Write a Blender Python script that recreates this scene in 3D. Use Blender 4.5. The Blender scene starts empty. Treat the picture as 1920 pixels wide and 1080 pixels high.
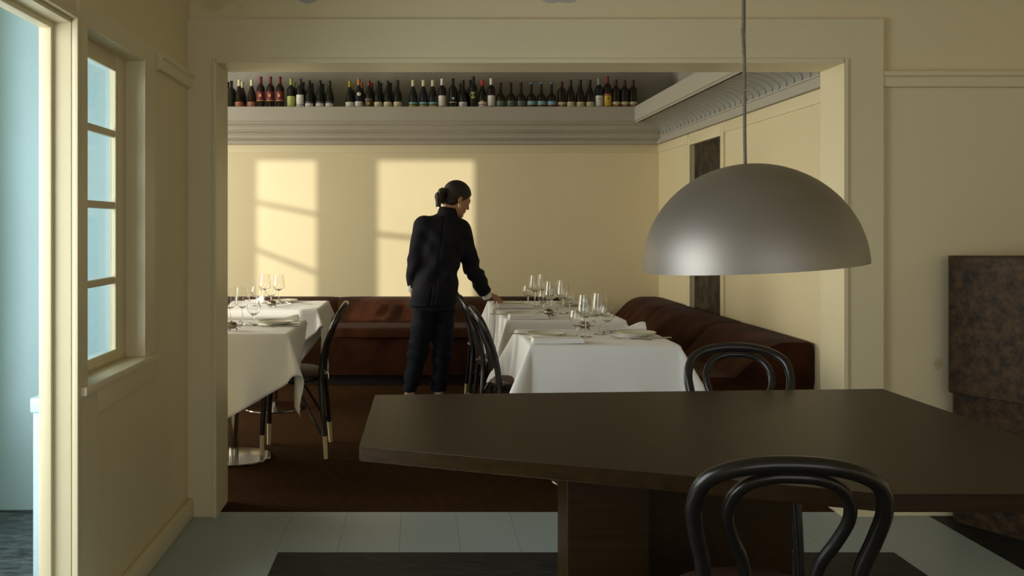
import bpy, bmesh, math, random
import numpy as np
from mathutils import Vector, Matrix, Euler
random.seed(7)
PI = math.pi
sc = bpy.context.scene
C = sc.collection

# ------------------------------------------------------------------ camera, light, exposure
F, VX, VY, EYE = 1700.0, 790.0, 425.0, 1.3
def at(px, py, Y):
    return Vector(((px - VX) / F * Y, Y, EYE - (py - VY) / F * Y))
cam = bpy.data.cameras.new('camera'); co = bpy.data.objects.new('camera', cam); C.objects.link(co)
co.location = (0, 0, EYE); co.rotation_euler = (PI / 2, 0, 0)
cam.lens = F * 36 / 1920; cam.sensor_width = 36
cam.shift_x = (960 - VX) / 1920; cam.shift_y = -(540 - VY) / 1920
cam.clip_start = 0.05
sc.camera = co
w = bpy.data.worlds.new('world'); sc.world = w; w.use_nodes = True
bg = w.node_tree.nodes['Background']; bg.inputs[0].default_value = (0.62, 0.78, 1, 1); bg.inputs[1].default_value = 0.6
sc.view_settings.view_transform = 'Standard'; sc.view_settings.look = 'None'
sc.view_settings.exposure = 0.0; sc.view_settings.gamma = 1
sc.cycles.use_denoising = True
sc.cycles.max_bounces = 10; sc.cycles.diffuse_bounces = 5; sc.cycles.transmission_bounces = 10; sc.cycles.transparent_max_bounces = 12
sc.cycles.caustics_reflective = False; sc.cycles.sample_clamp_indirect = 4
def area(name, loc, target, sx, sy, power, col):
    l = bpy.data.lights.new(name, 'AREA'); l.shape = 'RECTANGLE'; l.size = sx; l.size_y = sy
    l.energy = power; l.color = col
    o = bpy.data.objects.new(name, l); C.objects.link(o); o.location = loc
    o.rotation_euler = (Vector(target) - Vector(loc)).to_track_quat('-Z', 'Y').to_euler()
    return o
SUN = Vector((0.6, 1.0, -0.25)).normalized()
sl = bpy.data.lights.new('sun', 'SUN'); sl.energy = 2.7; sl.angle = math.radians(0.9); sl.color = (1, 0.93, 0.78)
so = bpy.data.objects.new('sun', sl); C.objects.link(so); so.rotation_euler = SUN.to_track_quat('-Z', 'Y').to_euler()
so.location = (-6, -4, 5)
area('daylight_rear_left_window', (-4.55, 6.2, 1.6), (0, 6.6, 1.0), 2.8, 1.9, 190, (1, 0.95, 0.80))
area('daylight_hall_window', (-2.15, 1.5, 1.35), (0.6, 2.4, 1.1), 2.3, 2.0, 92, (0.93, 0.98, 1))
area('fill_hall_blue_wall', (-2.15, 3.1, 1.5), (-1.3, 3.6, 1.3), 0.9, 2.0, 6, (0.95, 0.98, 1))  # added fill light that brightens the blue hall wall
area('daylight_front_window', (1.0, -2.5, 1.4), (0.9, 4, 1.3), 3.4, 1.7, 30, (1, 0.97, 0.90))

# ------------------------------------------------------------------ materials
def mat(name, col, rough=0.6, metal=0.0, var=0.0, vscale=4.0, bump=0.0, bscale=60.0, stretch=None, trans=0.0, ior=1.45,
        sheen=0.0, spec=0.5, coat=0.0, col2=None, detail=4.0, contrast=None, aniso=0):
    m = bpy.data.materials.new(name); m.use_nodes = True
    nt = m.node_tree; N = nt.nodes; L = nt.links
    p = N['Principled BSDF']
    p.inputs['Base Color'].default_value = (*col, 1); p.inputs['Roughness'].default_value = rough
    p.inputs['Metallic'].default_value = metal; p.inputs['Transmission Weight'].default_value = trans
    p.inputs['IOR'].default_value = ior; p.inputs['Sheen Weight'].default_value = sheen
    p.inputs['Specular IOR Level'].default_value = spec; p.inputs['Coat Weight'].default_value = coat
    if var > 0 or col2 or bump > 0:
        tc = N.new('ShaderNodeTexCoord'); mp = N.new('ShaderNodeMapping'); L.new(tc.outputs['Object'], mp.inputs[0])
        if stretch: mp.inputs['Scale'].default_value = stretch
    if var > 0 or col2:
        n = N.new('ShaderNodeTexNoise'); n.inputs['Scale'].default_value = vscale; n.inputs['Detail'].default_value = detail
        L.new(mp.outputs[0], n.inputs['Vector'])
        r = N.new('ShaderNodeValToRGB'); lo, hi = contrast or (0.3, 0.7)
        r.color_ramp.elements[0].position = lo; r.color_ramp.elements[1].position = hi
        a = col2 if col2 else tuple(c * (1 - var) for c in col)
        r.color_ramp.elements[0].color = (*a, 1); r.color_ramp.elements[1].color = (*col, 1)
        L.new(n.outputs[0], r.inputs[0]); L.new(r.outputs[0], p.inputs['Base Color'])
    if bump > 0:
        n2 = N.new('ShaderNodeTexNoise'); n2.inputs['Scale'].default_value = bscale; n2.inputs['Detail'].default_value = 3
        L.new(mp.outputs[0], n2.inputs['Vector'])
        b = N.new('ShaderNodeBump'); b.inputs['Strength'].default_value = bump; b.inputs['Distance'].default_value = 0.01
        L.new(n2.outputs[0], b.inputs['Height']); L.new(b.outputs[0], p.inputs['Normal'])
    return m
M = {}
M['cream'] = mat('cream_paint', (0.70, 0.61, 0.39), 0.45, var=0.05, vscale=1.2, bump=0.12, bscale=9)
M['cream_trim'] = mat('cream_gloss_paint', (0.70, 0.62, 0.41), 0.38, var=0.04, vscale=2, bump=0.08, bscale=14)
M['grey_paint'] = mat('warm_grey_paint', (0.40, 0.37, 0.31), 0.5, var=0.06, vscale=2, bump=0.1, bscale=20)
M['grey_wall'] = mat('grey_upper_wall_paint', (0.37, 0.345, 0.29), 0.7, var=0.15, vscale=2, bump=0.1, bscale=12)
M['blue_wall'] = mat('pale_blue_wall_paint', (0.42, 0.60, 0.66), 0.6, var=0.12, vscale=1.3, bump=0.1, bscale=10)
M['pale_blue'] = mat('pale_blue_gloss_paint', (0.55, 0.74, 0.84), 0.4, var=0.03, vscale=2)
M['blue_pilaster'] = mat('faded_blue_paint', (0.56, 0.72, 0.70), 0.6, var=0.06, vscale=3)
M['lino'] = mat('blue_grey_floor', (0.32, 0.385, 0.39), 0.42, var=0.08, vscale=3, bump=0.03, bscale=30)
M['seam'] = mat('floor_seam', (0.10, 0.12, 0.12), 0.7)
M['carpet'] = mat('brown_carpet', (0.085, 0.040, 0.014), 1.0, var=0.45, vscale=26, bump=0.9, bscale=260, stretch=(1, 3, 1), spec=0.05)
M['table_wood'] = mat('dark_stained_wood', (0.030, 0.0165, 0.0030), 0.38, col2=(0.018, 0.009, 0.0020), vscale=9, stretch=(0.5, 9, 9), bump=0.03, bscale=40, spec=0.20)
M['velvet'] = mat('brown_velvet', (0.058, 0.021, 0.009), 0.9, col2=(0.028, 0.010, 0.0045), vscale=5, bump=0.35, bscale=7, sheen=0.03, spec=0.04, detail=6, contrast=(0.35, 0.65))
M['plinth'] = mat('black_plinth', (0.012, 0.01, 0.009), 0.7, var=0.2)
M['linen'] = mat('white_linen', (0.80, 0.795, 0.775), 0.75, var=0.03, vscale=3, bump=0.14, bscale=5, sheen=0.15, spec=0.2)
M['napkin'] = mat('white_napkin_linen', (0.80, 0.78, 0.75), 0.8, var=0.04, vscale=12, bump=0.2, bscale=30, spec=0.2)
M['black_wood'] = mat('black_lacquered_wood', (0.016, 0.014, 0.012), 0.26, var=0.2, vscale=12, bump=0.02)
M['tip'] = mat('cream_painted_wood', (0.66, 0.57, 0.33), 0.5, var=0.08, vscale=20)
M['leather'] = mat('brown_leather', (0.075, 0.032, 0.017), 0.55, var=0.35, vscale=14, bump=0.3, bscale=24)
M['steel'] = mat('brushed_steel', (0.50, 0.48, 0.44), 0.14, metal=1, var=0.1, vscale=6, stretch=(1, 1, 20))
M['silver'] = mat('tarnished_silver', (0.34, 0.30, 0.23), 0.25, metal=1, var=0.2, vscale=30)
M['lamp'] = mat('brushed_nickel_shade', (0.33, 0.305, 0.275), 0.50, metal=0.8, var=0.05, vscale=3, bump=0.02, bscale=120, stretch=(1, 1, 8))
M['lamp_in'] = mat('white_lamp_inside', (0.7, 0.68, 0.6), 0.5, var=0.03)
M['cord'] = mat('brown_grey_fabric_cord', (0.20, 0.165, 0.13), 0.8, var=0.3, vscale=90)
M['wire'] = mat('steel_wire', (0.35, 0.34, 0.3), 0.35, metal=1, var=0.05)
M['bulb'] = mat('opal_bulb', (0.8, 0.79, 0.75), 0.3, var=0.02)
M['china'] = mat('ivory_china', (0.78, 0.76, 0.66), 0.18, var=0.03, vscale=8)
M['rim'] = mat('olive_glaze_rim', (0.42, 0.42, 0.24), 0.25, var=0.1)
M['glass'] = mat('clear_glass', (1, 1, 1), 0.0, trans=1.0, ior=1.47)
M['bottle_dark'] = mat('dark_bottle_glass', (0.012, 0.015, 0.010), 0.08, var=0.3, vscale=8, spec=0.6)
M['bottle_brown'] = mat('brown_bottle_glass', (0.020, 0.012, 0.006), 0.10, var=0.3, vscale=8, spec=0.6)
M['bottle_blue'] = mat('blue_black_bottle_glass', (0.012, 0.016, 0.022), 0.10, var=0.3, vscale=8, spec=0.6)
M['skin'] = mat('skin', (0.42, 0.22, 0.125), 0.5, var=0.12, vscale=20)
M['lip'] = mat('lips', (0.32, 0.11, 0.08), 0.45, var=0.1)
M['hair'] = mat('dark_brown_hair', (0.022, 0.013, 0.007), 0.42, var=0.4, vscale=20, stretch=(1, 1, 6), bump=0.5, bscale=70)
M['navy'] = mat('navy_cotton_twill', (0.0085, 0.0085, 0.014), 0.8, var=0.3, vscale=9, bump=0.6, bscale=8, sheen=0.03, spec=0.2)
M['navy2'] = mat('dark_navy_trouser_cotton', (0.007, 0.009, 0.018), 0.8, var=0.3, vscale=9, bump=0.6, bscale=8, sheen=0.03, spec=0.2)
M['white_cotton'] = mat('white_cotton', (0.72, 0.70, 0.64), 0.8, var=0.06, vscale=20, bump=0.3, bscale=40)
M['shoe'] = mat('black_shoe_leather', (0.015, 0.013, 0.012), 0.45, var=0.2)
M['gold'] = mat('gold', (0.8, 0.6, 0.3), 0.25, metal=1, var=0.05)
def marble(name, base, vein, vs, rough, width=0.035, stretch=(1, 1, 1), spec=0.25):
    m = bpy.data.materials.new(name); m.use_nodes = True; nt = m.node_tree; N = nt.nodes; L = nt.links; p = N['Principled BSDF']
    tc = N.new('ShaderNodeTexCoord'); mp = N.new('ShaderNodeMapping'); mp.inputs['Scale'].default_value = stretch; L.new(tc.outputs['Object'], mp.inputs[0])
    n = N.new('ShaderNodeTexNoise'); n.inputs['Scale'].default_value = vs; n.inputs['Detail'].default_value = 8; n.inputs['Roughness'].default_value = 0.72; L.new(mp.outputs[0], n.inputs['Vector'])
    r = N.new('ShaderNodeValToRGB'); e = r.color_ramp.elements
    e[0].position = 0.38; e[0].color = (*[c * 0.4 for c in base], 1); e[1].position = 0.64; e[1].color = (*[min(1, c * 2.8) for c in base], 1)
    L.new(n.outputs[0], r.inputs[0])
    v = N.new('ShaderNodeTexNoise'); v.inputs['Scale'].default_value = vs * 2.3; v.inputs['Detail'].default_value = 9; v.inputs['Roughness'].default_value = 0.8; v.inputs['Distortion'].default_value = 0.6
    L.new(mp.outputs[0], v.inputs['Vector'])
    r2 = N.new('ShaderNodeValToRGB'); r2.color_ramp.elements[0].position = 0.60; r2.color_ramp.elements[1].position = 0.60 + width * 4; L.new(v.outputs[0], r2.inputs[0])
    mx = N.new('ShaderNodeMixRGB'); L.new(r2.outputs[0], mx.inputs[0]); L.new(r.outputs[0], mx.inputs[1]); mx.inputs[2].default_value = (*vein, 1)
    L.new(mx.outputs[0], p.inputs['Base Color']); p.inputs['Roughness'].default_value = rough; p.inputs['Specular IOR Level'].default_value = spec
    return m
def plaster(name, base, spots):
    m = mat(name, base, 0.45, bump=0.12, bscale=9); nt = m.node_tree; N = nt.nodes; L = nt.links; p = N['Principled BSDF']
    ge = N.new('ShaderNodeTexCoord'); nz = N.new('ShaderNodeTexNoise'); nz.inputs['Scale'].default_value = 14; nz.inputs['Detail'].default_value = 5; L.new(ge.outputs['Object'], nz.inputs['Vector'])
    prev = None
    for (cx_, cz_, rx, rz, col, amt, soft) in spots:
        mp = N.new('ShaderNodeMapping'); mp.vector_type = 'POINT'; mp.inputs['Location'].default_value = (-cx_ / rx, 0, -cz_ / rz); mp.inputs['Scale'].default_value = (1 / rx, 0, 1 / rz)
        L.new(ge.outputs['Object'], mp.inputs[0]); ln = N.new('ShaderNodeVectorMath'); ln.operation = 'LENGTH'; L.new(mp.outputs[0], ln.inputs[0])
        ad = N.new('ShaderNodeMath'); ad.operation = 'MULTIPLY_ADD'; ad.inputs[1].default_value = 2.4; L.new(nz.outputs[0], ad.inputs[0]); L.new(ln.outputs['Value'], ad.inputs[2])
        r = N.new('ShaderNodeMapRange'); r.inputs[1].default_value = 2.1; r.inputs[2].default_value = 2.1 - soft; r.inputs[3].default_value = 0; r.inputs[4].default_value = amt; L.new(ad.outputs[0], r.inputs[0])
        mx = N.new('ShaderNodeMixRGB'); L.new(r.outputs[0], mx.inputs[0]); mx.inputs[2].default_value = (*col, 1)
        if prev is None: mx.inputs[1].default_value = (*base, 1)
        else: L.new(prev.outputs[0], mx.inputs[1])
        prev = mx
    L.new(prev.outputs[0], p.inputs['Base Color']); return m
M['front_plaster'] = plaster('cream_plaster_with_peeled_patches', (0.70, 0.61, 0.39), [(-0.52, 2.325, 0.045, 0.022, (0.36, 0.38, 0.36), 0.9, 0.1), (0.60, 2.322, 0.10, 0.014, (0.38, 0.40, 0.38), 0.85, 0.1),
    (-0.93, 2.30, 0.12, 0.06, (0.50, 0.40, 0.20), 0.5, 0.5), (2.33, 0.68, 0.035, 0.03, (0.50, 0.40, 0.17), 0.7, 0.5)])
M['black_marble'] = marble('black_marbled_lino', (0.010, 0.010, 0.009), (0.16, 0.15, 0.12), 9, 0.55, 0.03, (1, 3.5, 1))
M['hall_floor'] = marble('dark_grey_marbled_floor', (0.05, 0.065, 0.068), (0.22, 0.25, 0.24), 8, 0.4, 0.05, (1, 3, 1))
M['brown_marble'] = marble('brown_marble', (0.026, 0.014, 0.0045), (0.13, 0.05, 0.025), 24, 0.6, 0.05)
def pane_mat():
    m = bpy.data.materials.new('window_pane_glass'); m.use_nodes = True; nt = m.node_tree; N = nt.nodes; L = nt.links
    N.remove(N['Principled BSDF']); out = N['Material Output']
    t = N.new('ShaderNodeBsdfTransparent'); g = N.new('ShaderNodeBsdfGlossy'); g.inputs['Roughness'].default_value = 0.03
    lw = N.new('ShaderNodeLayerWeight'); lw.inputs[0].default_value = 0.5
    f = N.new('ShaderNodeMath'); f.operation = 'POWER'; f.inputs[1].default_value = 5; L.new(lw.outputs['Facing'], f.inputs[0]); mx = N.new('ShaderNodeMixShader')
    t.inputs[0].default_value = (0.95, 0.98, 0.98, 1)
    L.new(f.outputs[0], mx.inputs[0]); L.new(t.outputs[0], mx.inputs[1]); L.new(g.outputs[0], mx.inputs[2]); L.new(mx.outputs[0], out.inputs[0]); return m
M['pane'] = pane_mat()
LC = {'terracotta': (0.40, 0.17, 0.08), 'maroon': (0.16, 0.018, 0.03), 'yellow': (0.62, 0.42, 0.06), 'lime': (0.42, 0.46, 0.13), 'white': (0.70, 0.68, 0.62),
      'cream': (0.66, 0.60, 0.38), 'black': (0.012, 0.012, 0.012), 'dark_grey': (0.05, 0.045, 0.045), 'olive': (0.30, 0.26, 0.03), 'copper': (0.45, 0.17, 0.05),
      'dark_red': (0.20, 0.02, 0.015), 'brown': (0.09, 0.055, 0.035), 'sky': (0.20, 0.45, 0.55), 'green': (0.10, 0.16, 0.06), 'grey_green': (0.13, 0.18, 0.15),
      'red': (0.42, 0.03, 0.04), 'pink': (0.60, 0.36, 0.36), 'ochre': (0.55, 0.38, 0.14), 'bright_yellow': (0.62, 0.44, 0.05), 'brick': (0.30, 0.08, 0.04),
      'grey': (0.26, 0.25, 0.23), 'blue_cap': (0.10, 0.22, 0.42), 'green_cap': (0.30, 0.36, 0.08), 'dark_brown': (0.05, 0.02, 0.012)}
for k, c in LC.items(): M['l_' + k] = mat(k + '_label_paper', c, 0.5, var=0.06, vscale=40)

# ------------------------------------------------------------------ mesh helpers
def link(name, me, mats, parent=None):
    o = bpy.data.objects.new(name, me); C.objects.link(o)
    if not isinstance(mats, (list, tuple)): mats = [mats]
    if len(me.materials) == 0:
        for m in mats: me.materials.append(M[m] if isinstance(m, str) else m)
    if parent is not None: o.parent = parent
    return o
def bm_mesh(bm, name, smooth=False, recalc=True):
    if recalc: bmesh.ops.recalc_face_normals(bm, faces=bm.faces)
    me = bpy.data.meshes.new(name); bm.to_mesh(me); bm.free()
    if smooth:
        for p in me.polygons: p.use_smooth = True
        if smooth != 'all': me.set_sharp_from_angle(angle=math.radians(40))
    return me
def box(bm, x0, x1, y0, y1, z0, z1, mi=0):
    vs = [bm.verts.new(v) for v in ((x0, y0, z0), (x1, y0, z0), (x1, y1, z0), (x0, y1, z0), (x0, y0, z1), (x1, y0, z1), (x1, y1, z1), (x0, y1, z1))]
    for f in ((0, 3, 2, 1), (4, 5, 6, 7), (0, 1, 5, 4), (1, 2, 6, 5), (2, 3, 7, 6), (3, 0, 4, 7)):
        bm.faces.new([vs[i] for i in f]).material_index = mi
def boxes(lst, bevel=0.0):
    bm = bmesh.new()
    for b in lst: box(bm, *b)
    if bevel:
        bmesh.ops.bevel(bm, geom=bm.edges[:], offset=bevel, segments=2, affect='EDGES', profile=0.6)
    return bm
def bobj(name, lst, m, parent=None, bevel=0.0, smooth=None):
    bm = boxes(lst, bevel)
    return link(name, bm_mesh(bm, name, smooth if smooth is not None else bool(bevel)), m, parent)
def struct(name, lst, m, bevel=0.0):
    o = bobj(name, lst, m, None, bevel); o['kind'] = 'structure'; return o
def prism(bm, poly, z0, z1, mi=0):
    a = [bm.verts.new((x, y, z0)) for x, y in poly]; b = [bm.verts.new((x, y, z1)) for x, y in poly]; n = len(poly)
    bm.faces.new(a[::-1]).material_index = mi; bm.faces.new(b).material_index = mi
    for i in range(n): bm.faces.new((a[i], a[(i + 1) % n], b[(i + 1) % n], b[i])).material_index = mi
def sweep_profile(bm, prof, p0, p1, axis='x', closed=True, mi=0):
    """profile points (u, z); axis x: u is the y coordinate; axis y: u is the x coordinate"""
    def mk(u, z, t): return (t, u, z) if axis == 'x' else (u, t, z)
    a = [bm.verts.new(mk(u, z, p0)) for u, z in prof]; b = [bm.verts.new(mk(u, z, p1)) for u, z in prof]; n = len(prof)
    for i in range(n if closed else n - 1): bm.faces.new((a[i], a[(i + 1) % n], b[(i + 1) % n], b[i])).material_index = mi
    if closed: bm.faces.new(a[::-1]); bm.faces.new(b)
def lathe(bm, prof, n=32, cx=0, cy=0, cz=0, a0=0, a1=2 * PI, mi=0):
    full = abs(a1 - a0 - 2 * PI) < 1e-6; rings = []
    for r, z in prof:
        if r < 1e-6: rings.append([bm.verts.new((cx, cy, cz + z))]); continue
        rings.append([bm.verts.new((cx + r * math.cos(a0 + (a1 - a0) * i / n), cy + r * math.sin(a0 + (a1 - a0) * i / n), cz + z)) for i in range(n if full else n + 1)])
    for A, B in zip(rings, rings[1:]):
        m = n
        for i in range(m):
            j = (i + 1) % n if full else i + 1
            if len(A) == 1 and len(B) == 1: continue
            if len(A) == 1: f = (A[0], B[j], B[i])
            elif len(B) == 1: f = (A[i], A[j], B[0])
            else: f = (A[i], A[j], B[j], B[i])
            bm.faces.new(f).material_index = mi
def catmull(pts, sub=8, closed=False):
    P = [Vector(p) for p in pts]; out = []; n = len(P)
    for i in range(n if closed else n - 1):
        if closed: p0, p1, p2, p3 = P[i - 1], P[i], P[(i + 1) % n], P[(i + 2) % n]
        else: p0, p1, p2, p3 = P[max(i - 1, 0)], P[i], P[i + 1], P[min(i + 2, n - 1)]
        for s in range(sub):
            t = s / sub
            out.append(0.5 * ((2 * p1) + (p2 - p0) * t + (2 * p0 - 5 * p1 + 4 * p2 - p3) * t * t + (3 * p1 - p0 - 3 * p2 + p3) * t ** 3))
    if not closed: out.append(P[-1])
    return out
def tube(bm, pts, rad, n=12, closed=False, caps=True, mi=0, flat=None):
    if not hasattr(rad, '__len__'): rad = [rad] * len(pts)
    if len(rad) != len(pts):
        rad = [rad[int(i / (len(pts) - 1) * (len(rad) - 1))] * (1 - (i / (len(pts) - 1) * (len(rad) - 1)) % 1) + rad[min(len(rad) - 1, int(i / (len(pts) - 1) * (len(rad) - 1)) + 1)] * ((i / (len(pts) - 1) * (len(rad) - 1)) % 1) for i in range(len(pts))]
    pts = [Vector(p) for p in pts]; N = len(pts); rings = []; u = None
    for i, p in enumerate(pts):
        if closed: t = (pts[(i + 1) % N] - pts[i - 1]).normalized()
        else: t = (pts[min(i + 1, N - 1)] - pts[max(i - 1, 0)]).normalized()
        if u is None: u = t.orthogonal().normalized()
        else: u = (u - t * u.dot(t)).normalized()
        v = t.cross(u)
        rings.append([bm.verts.new(p + (u * math.cos(2 * PI * k / n) + v * math.sin(2 * PI * k / n)) * rad[i]) for k in range(n)])
    for i in range(N if closed else N - 1):
        A, B = rings[i], rings[(i + 1) % N]
        off = 0
        if closed and i == N - 1:
            off = min(range(n), key=lambda o: (A[0].co - B[o].co).length)
        for k in range(n): bm.faces.new((A[k], A[(k + 1) % n], B[(k + 1 + off) % n], B[(k + off) % n])).material_index = mi
    if caps and not closed: bm.faces.new(rings[0][::-1]).material_index = mi; bm.faces.new(rings[-1]).material_index = mi
def tobj(name, pts, rad, m, parent=None, n=12, closed=False):
    bm = bmesh.new(); tube(bm, pts, rad, n, closed); return link(name, bm_mesh(bm, name, True), m, parent)
def lobj(name, prof, m, parent=None, n=32, c=(0, 0, 0)):
    bm = bmesh.new(); lathe(bm, prof, n, *c); bmesh.ops.remove_doubles(bm, verts=bm.verts, dist=1e-6)
    return link(name, bm_mesh(bm, name, True), m, parent)
def thing(name, label, cat, loc=(0, 0, 0), rotz=0, group=None):
    o = bpy.data.objects.new(name, None); C.objects.link(o); o.location = loc; o.rotation_euler = (0, 0, rotz); o.empty_display_size = 0.05
    return tag(o, label, cat, group)
def tag(o, label, cat, group=None):
    o['label'] = label; o['category'] = cat
    if group: o['group'] = group
    return o
def copy_tree(o, parent=None):
    c = o.copy(); C.objects.link(c); c.parent = parent
    for ch in [x for x in C.objects if x.parent == o]: copy_tree(ch, c)
    return c
def dup(root, loc, rotz, label, group=None, sc_=None):
    c = copy_tree(root); c.location = loc; c.rotation_euler = (0, 0, rotz); c['label'] = label
    if group: c['group'] = group
    if sc_: c.scale = sc_
    return c

# ------------------------------------------------------------------ the setting
YW, YW2, YB = 4.09, 4.28, 8.30            # opening wall faces, back wall
XL, XR = -1.046, 2.175                    # front room left wall, rear room right wall
OX0, OX1, OZ = -0.918, 1.890, 2.035       # wide opening
# floor
bm = bmesh.new()
def rect(x0, x1, y0, y1, mi, z=0.0):
    f = bm.faces.new([bm.verts.new(p) for p in ((x0, y0, z), (x1, y0, z), (x1, y1, z), (x0, y1, z))]); f.material_index = mi
seams = [-0.583, -0.337, -0.09, 0.156, 0.40, 0.65, 0.89, 1.14, 1.38, 1.63, 1.87]
ex = [XL - 0.12] + seams + [2.28]
for i in range(len(ex) - 1):
    a = ex[i] + (0.0008 if i else 0); b = ex[i + 1] - (0.0008 if i < len(ex) - 2 else 0)
    rect(a, b, 3.62, 4.13, 0)
    if i < len(ex) - 2: rect(ex[i + 1] - 0.0008, ex[i + 1] + 0.0008, 3.62, 4.13, 1)
rect(XL - 0.12, -0.573, -2.6, 3.62, 0); rect(-0.573, 1.887, -2.6, 3.62, 2); rect(1.887, 2.28, -2.6, 3.62, 0); rect(2.28, 3.3, -2.6, 4.13, 2)
rect(-1.95, XL - 0.12, -0.5, 4.2, 3)
bm2 = bmesh.new()
fl = link('floor', bm_mesh(bm, 'floor', recalc=False), ['lino', 'seam', 'black_marble', 'hall_floor']); fl['kind'] = 'structure'
bm2.free()
ca = bobj('carpet', [(OX0, OX1, 4.13, YW2, -0.02, 0.0), (-4.4, XR, YW2, 8.3, -0.02, 0.0)], 'carpet'); tag(ca, 'dark brown carpet covering the floor of the rear dining room', 'carpet')
struct('wall_front', [(XL - 0.11, OX0, YW, YW2, 0, 3.3), (OX1, 3.3, YW, YW2, 0, 3.3), (OX0, OX1, YW, YW2, OZ, 3.3)], 'front_plaster')
t = 0.030
struct('trim_1', [(XL, OX0, YW - t, YW - 0.001, 0, OZ + 0.195), (OX1, OX1 + 0.18, YW - t, YW - 0.001, 0, OZ + 0.195), (OX0, OX1, YW - t, YW - 0.001, OZ, OZ + 0.195)], 'cream_trim')
struct('trim_2', [(OX0 - 0.012, OX0 + 0.002, YW - t - 0.012, YW2 + 0.01, 0, OZ + 0.01), (OX1 - 0.002, OX1 + 0.016, YW - t - 0.012, YW2 + 0.01, 0, OZ + 0.016), (OX0, OX1, YW - t - 0.012, YW2 + 0.01, OZ - 0.004, OZ + 0.016)], 'cream_trim')
# picture rails
bm = bmesh.new()
pr = [(YW, 1.925), (YW - 0.02, 1.93), (YW - 0.024, 1.97), (YW - 0.038, 1.978), (YW - 0.04, 1.995), (YW, 2.0)]
sweep_profile(bm, pr, OX1 + 0.182, 3.3, 'x')
pl = [(XL, 1.915), (XL + 0.02, 1.92), (XL + 0.024, 1.96), (XL + 0.034, 1.967), (XL + 0.036, 1.98), (XL, 1.985)]
sweep_profile(bm, pl, 3.565, YW - t, 'y')
o = link('trim_3', bm_mesh(bm, 'rail'), 'cream_trim'); o['kind'] = 'structure'
# left wall of the front room: door and window openings
T = 0.087; W0, W1, SZ, HZ = 2.81, 3.395, 0.815, 1.922; D0, D1 = 1.30, 2.725
struct('wall_left', [(XL - T, XL, D1, W0, 0, 3.0), (XL - T, XL, W1, YW, 0, 3.0), (XL - T, XL, W0, W1, 0, SZ - 0.02), (XL - T, XL, W0, W1, HZ, 3.0),
                     (XL - T, XL, D0, D1, HZ, 3.0), (XL - T, XL, -2.6, D0, 0, 3.0)], 'cream')
struct('trim_4', [(XL, XL + 0.012, W1, W1 + 0.125, 0.80, 1.995), (XL, XL + 0.012, D1 + 0.02, W1, HZ, 1.995), (XL, XL + 0.012, D1 + 0.006, W0, SZ, HZ),
                  (XL, XL + 0.012, D1 + 0.006, 2.90, 0, SZ - 0.03)], 'cream_trim')
struct('trim_5', [(XL, XL + 0.018, D1 - 0.012, D1 + 0.016, 0, HZ + 0.03), (XL, XL + 0.018, D0, D1 - 0.012, HZ + 0.001, HZ + 0.03), (XL, XL + 0.012, 2.90, 3.52, 0.705, SZ - 0.03)], 'cream_trim', 0.003)
struct('baseboard_left', [(XL, XL + 0.028, 2.90, YW - t, 0, 0.085)], 'cream_trim', 0.008)
struct('baseboard_right', [(OX1 + 0.18, 3.3, YW - 0.02, YW, 0, 0.085)], 'cream_trim', 0.005)
# door frame (reveal, stop)
dr = bobj('door_1', [(XL - T - 0.012, XL - 0.002, D1 - 0.012, D1 + 0.002, 0, HZ), (XL - T - 0.002, XL - 0.002, D0, D1 - 0.012, HZ - 0.012, HZ),
                     (XL - T - 0.002, XL - 0.055, D1 - 0.030, D1 - 0.012, 0, HZ - 0.012), (XL - T - 0.002, XL - 0.055, D0, D1 - 0.030, HZ - 0.030, HZ - 0.012)], 'cream_trim', None, 0.002)
dr['kind'] = 'structure'
# window_1: sill, casing lining, sash, panes
win = bpy.data.objects.new('window_1', None); C.objects.link(win); win.location = (0, 0, 0); win['kind'] = 'structure'
bobj('window_sill', [(XL - 0.10, XL + 0.036, D1 - 0.075 + 0.09, W1 + 0.11, SZ - 0.03, SZ)], 'cream_trim', win, 0.008)
xs = -1.118
bobj('window_lining', [(XL - T, XL, W1 - 0.001, W1 + 0.004, SZ, HZ), (XL - T, XL, W0, W1, HZ - 0.002, HZ + 0.003), (XL - T, XL, W0 - 0.004, W0 + 0.001, SZ, HZ)], 'cream_trim', win)
gz0, gz1, gy0, gy1 = 0.850, 1.868, 2.86, 3.275
bobj('sash', [(xs - 0.008, xs + 0.012, gy1, W1 - 0.002, SZ, HZ), (xs - 0.008, xs + 0.012, W0, gy0, SZ, HZ), (xs - 0.008, xs + 0.012, gy0, gy1, gz1, HZ), (xs - 0.008, xs + 0.012, gy0, gy1, SZ, gz0)], 'cream_trim', win, 0.003)
bobj('sash_bead', [(xs + 0.008, xs + 0.017, gy1 - 0.008, gy1 + 0.006, gz0, gz1), (xs + 0.008, xs + 0.017, gy0, gy1, gz1 - 0.008, gz1 + 0.006), (xs + 0.008, xs + 0.017, gy0, gy1, gz0 - 0.006, gz0 + 0.008)], 'cream_trim', win, 0.002)
mz = [1.634, 1.376, 1.107]
for z in mz: bobj('glazing_bar', [(xs - 0.006, xs + 0.012, gy0, gy1, z - 0.013, z + 0.013)], 'cream_trim', win, 0.004)
zz = [gz0] + mz[::-1] + [gz1]
for a, b in zip(zz, zz[1:]): bobj('pane', [(xs - 0.006, xs - 0.002, gy0, gy1, a, b)], 'pane', win)
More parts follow.
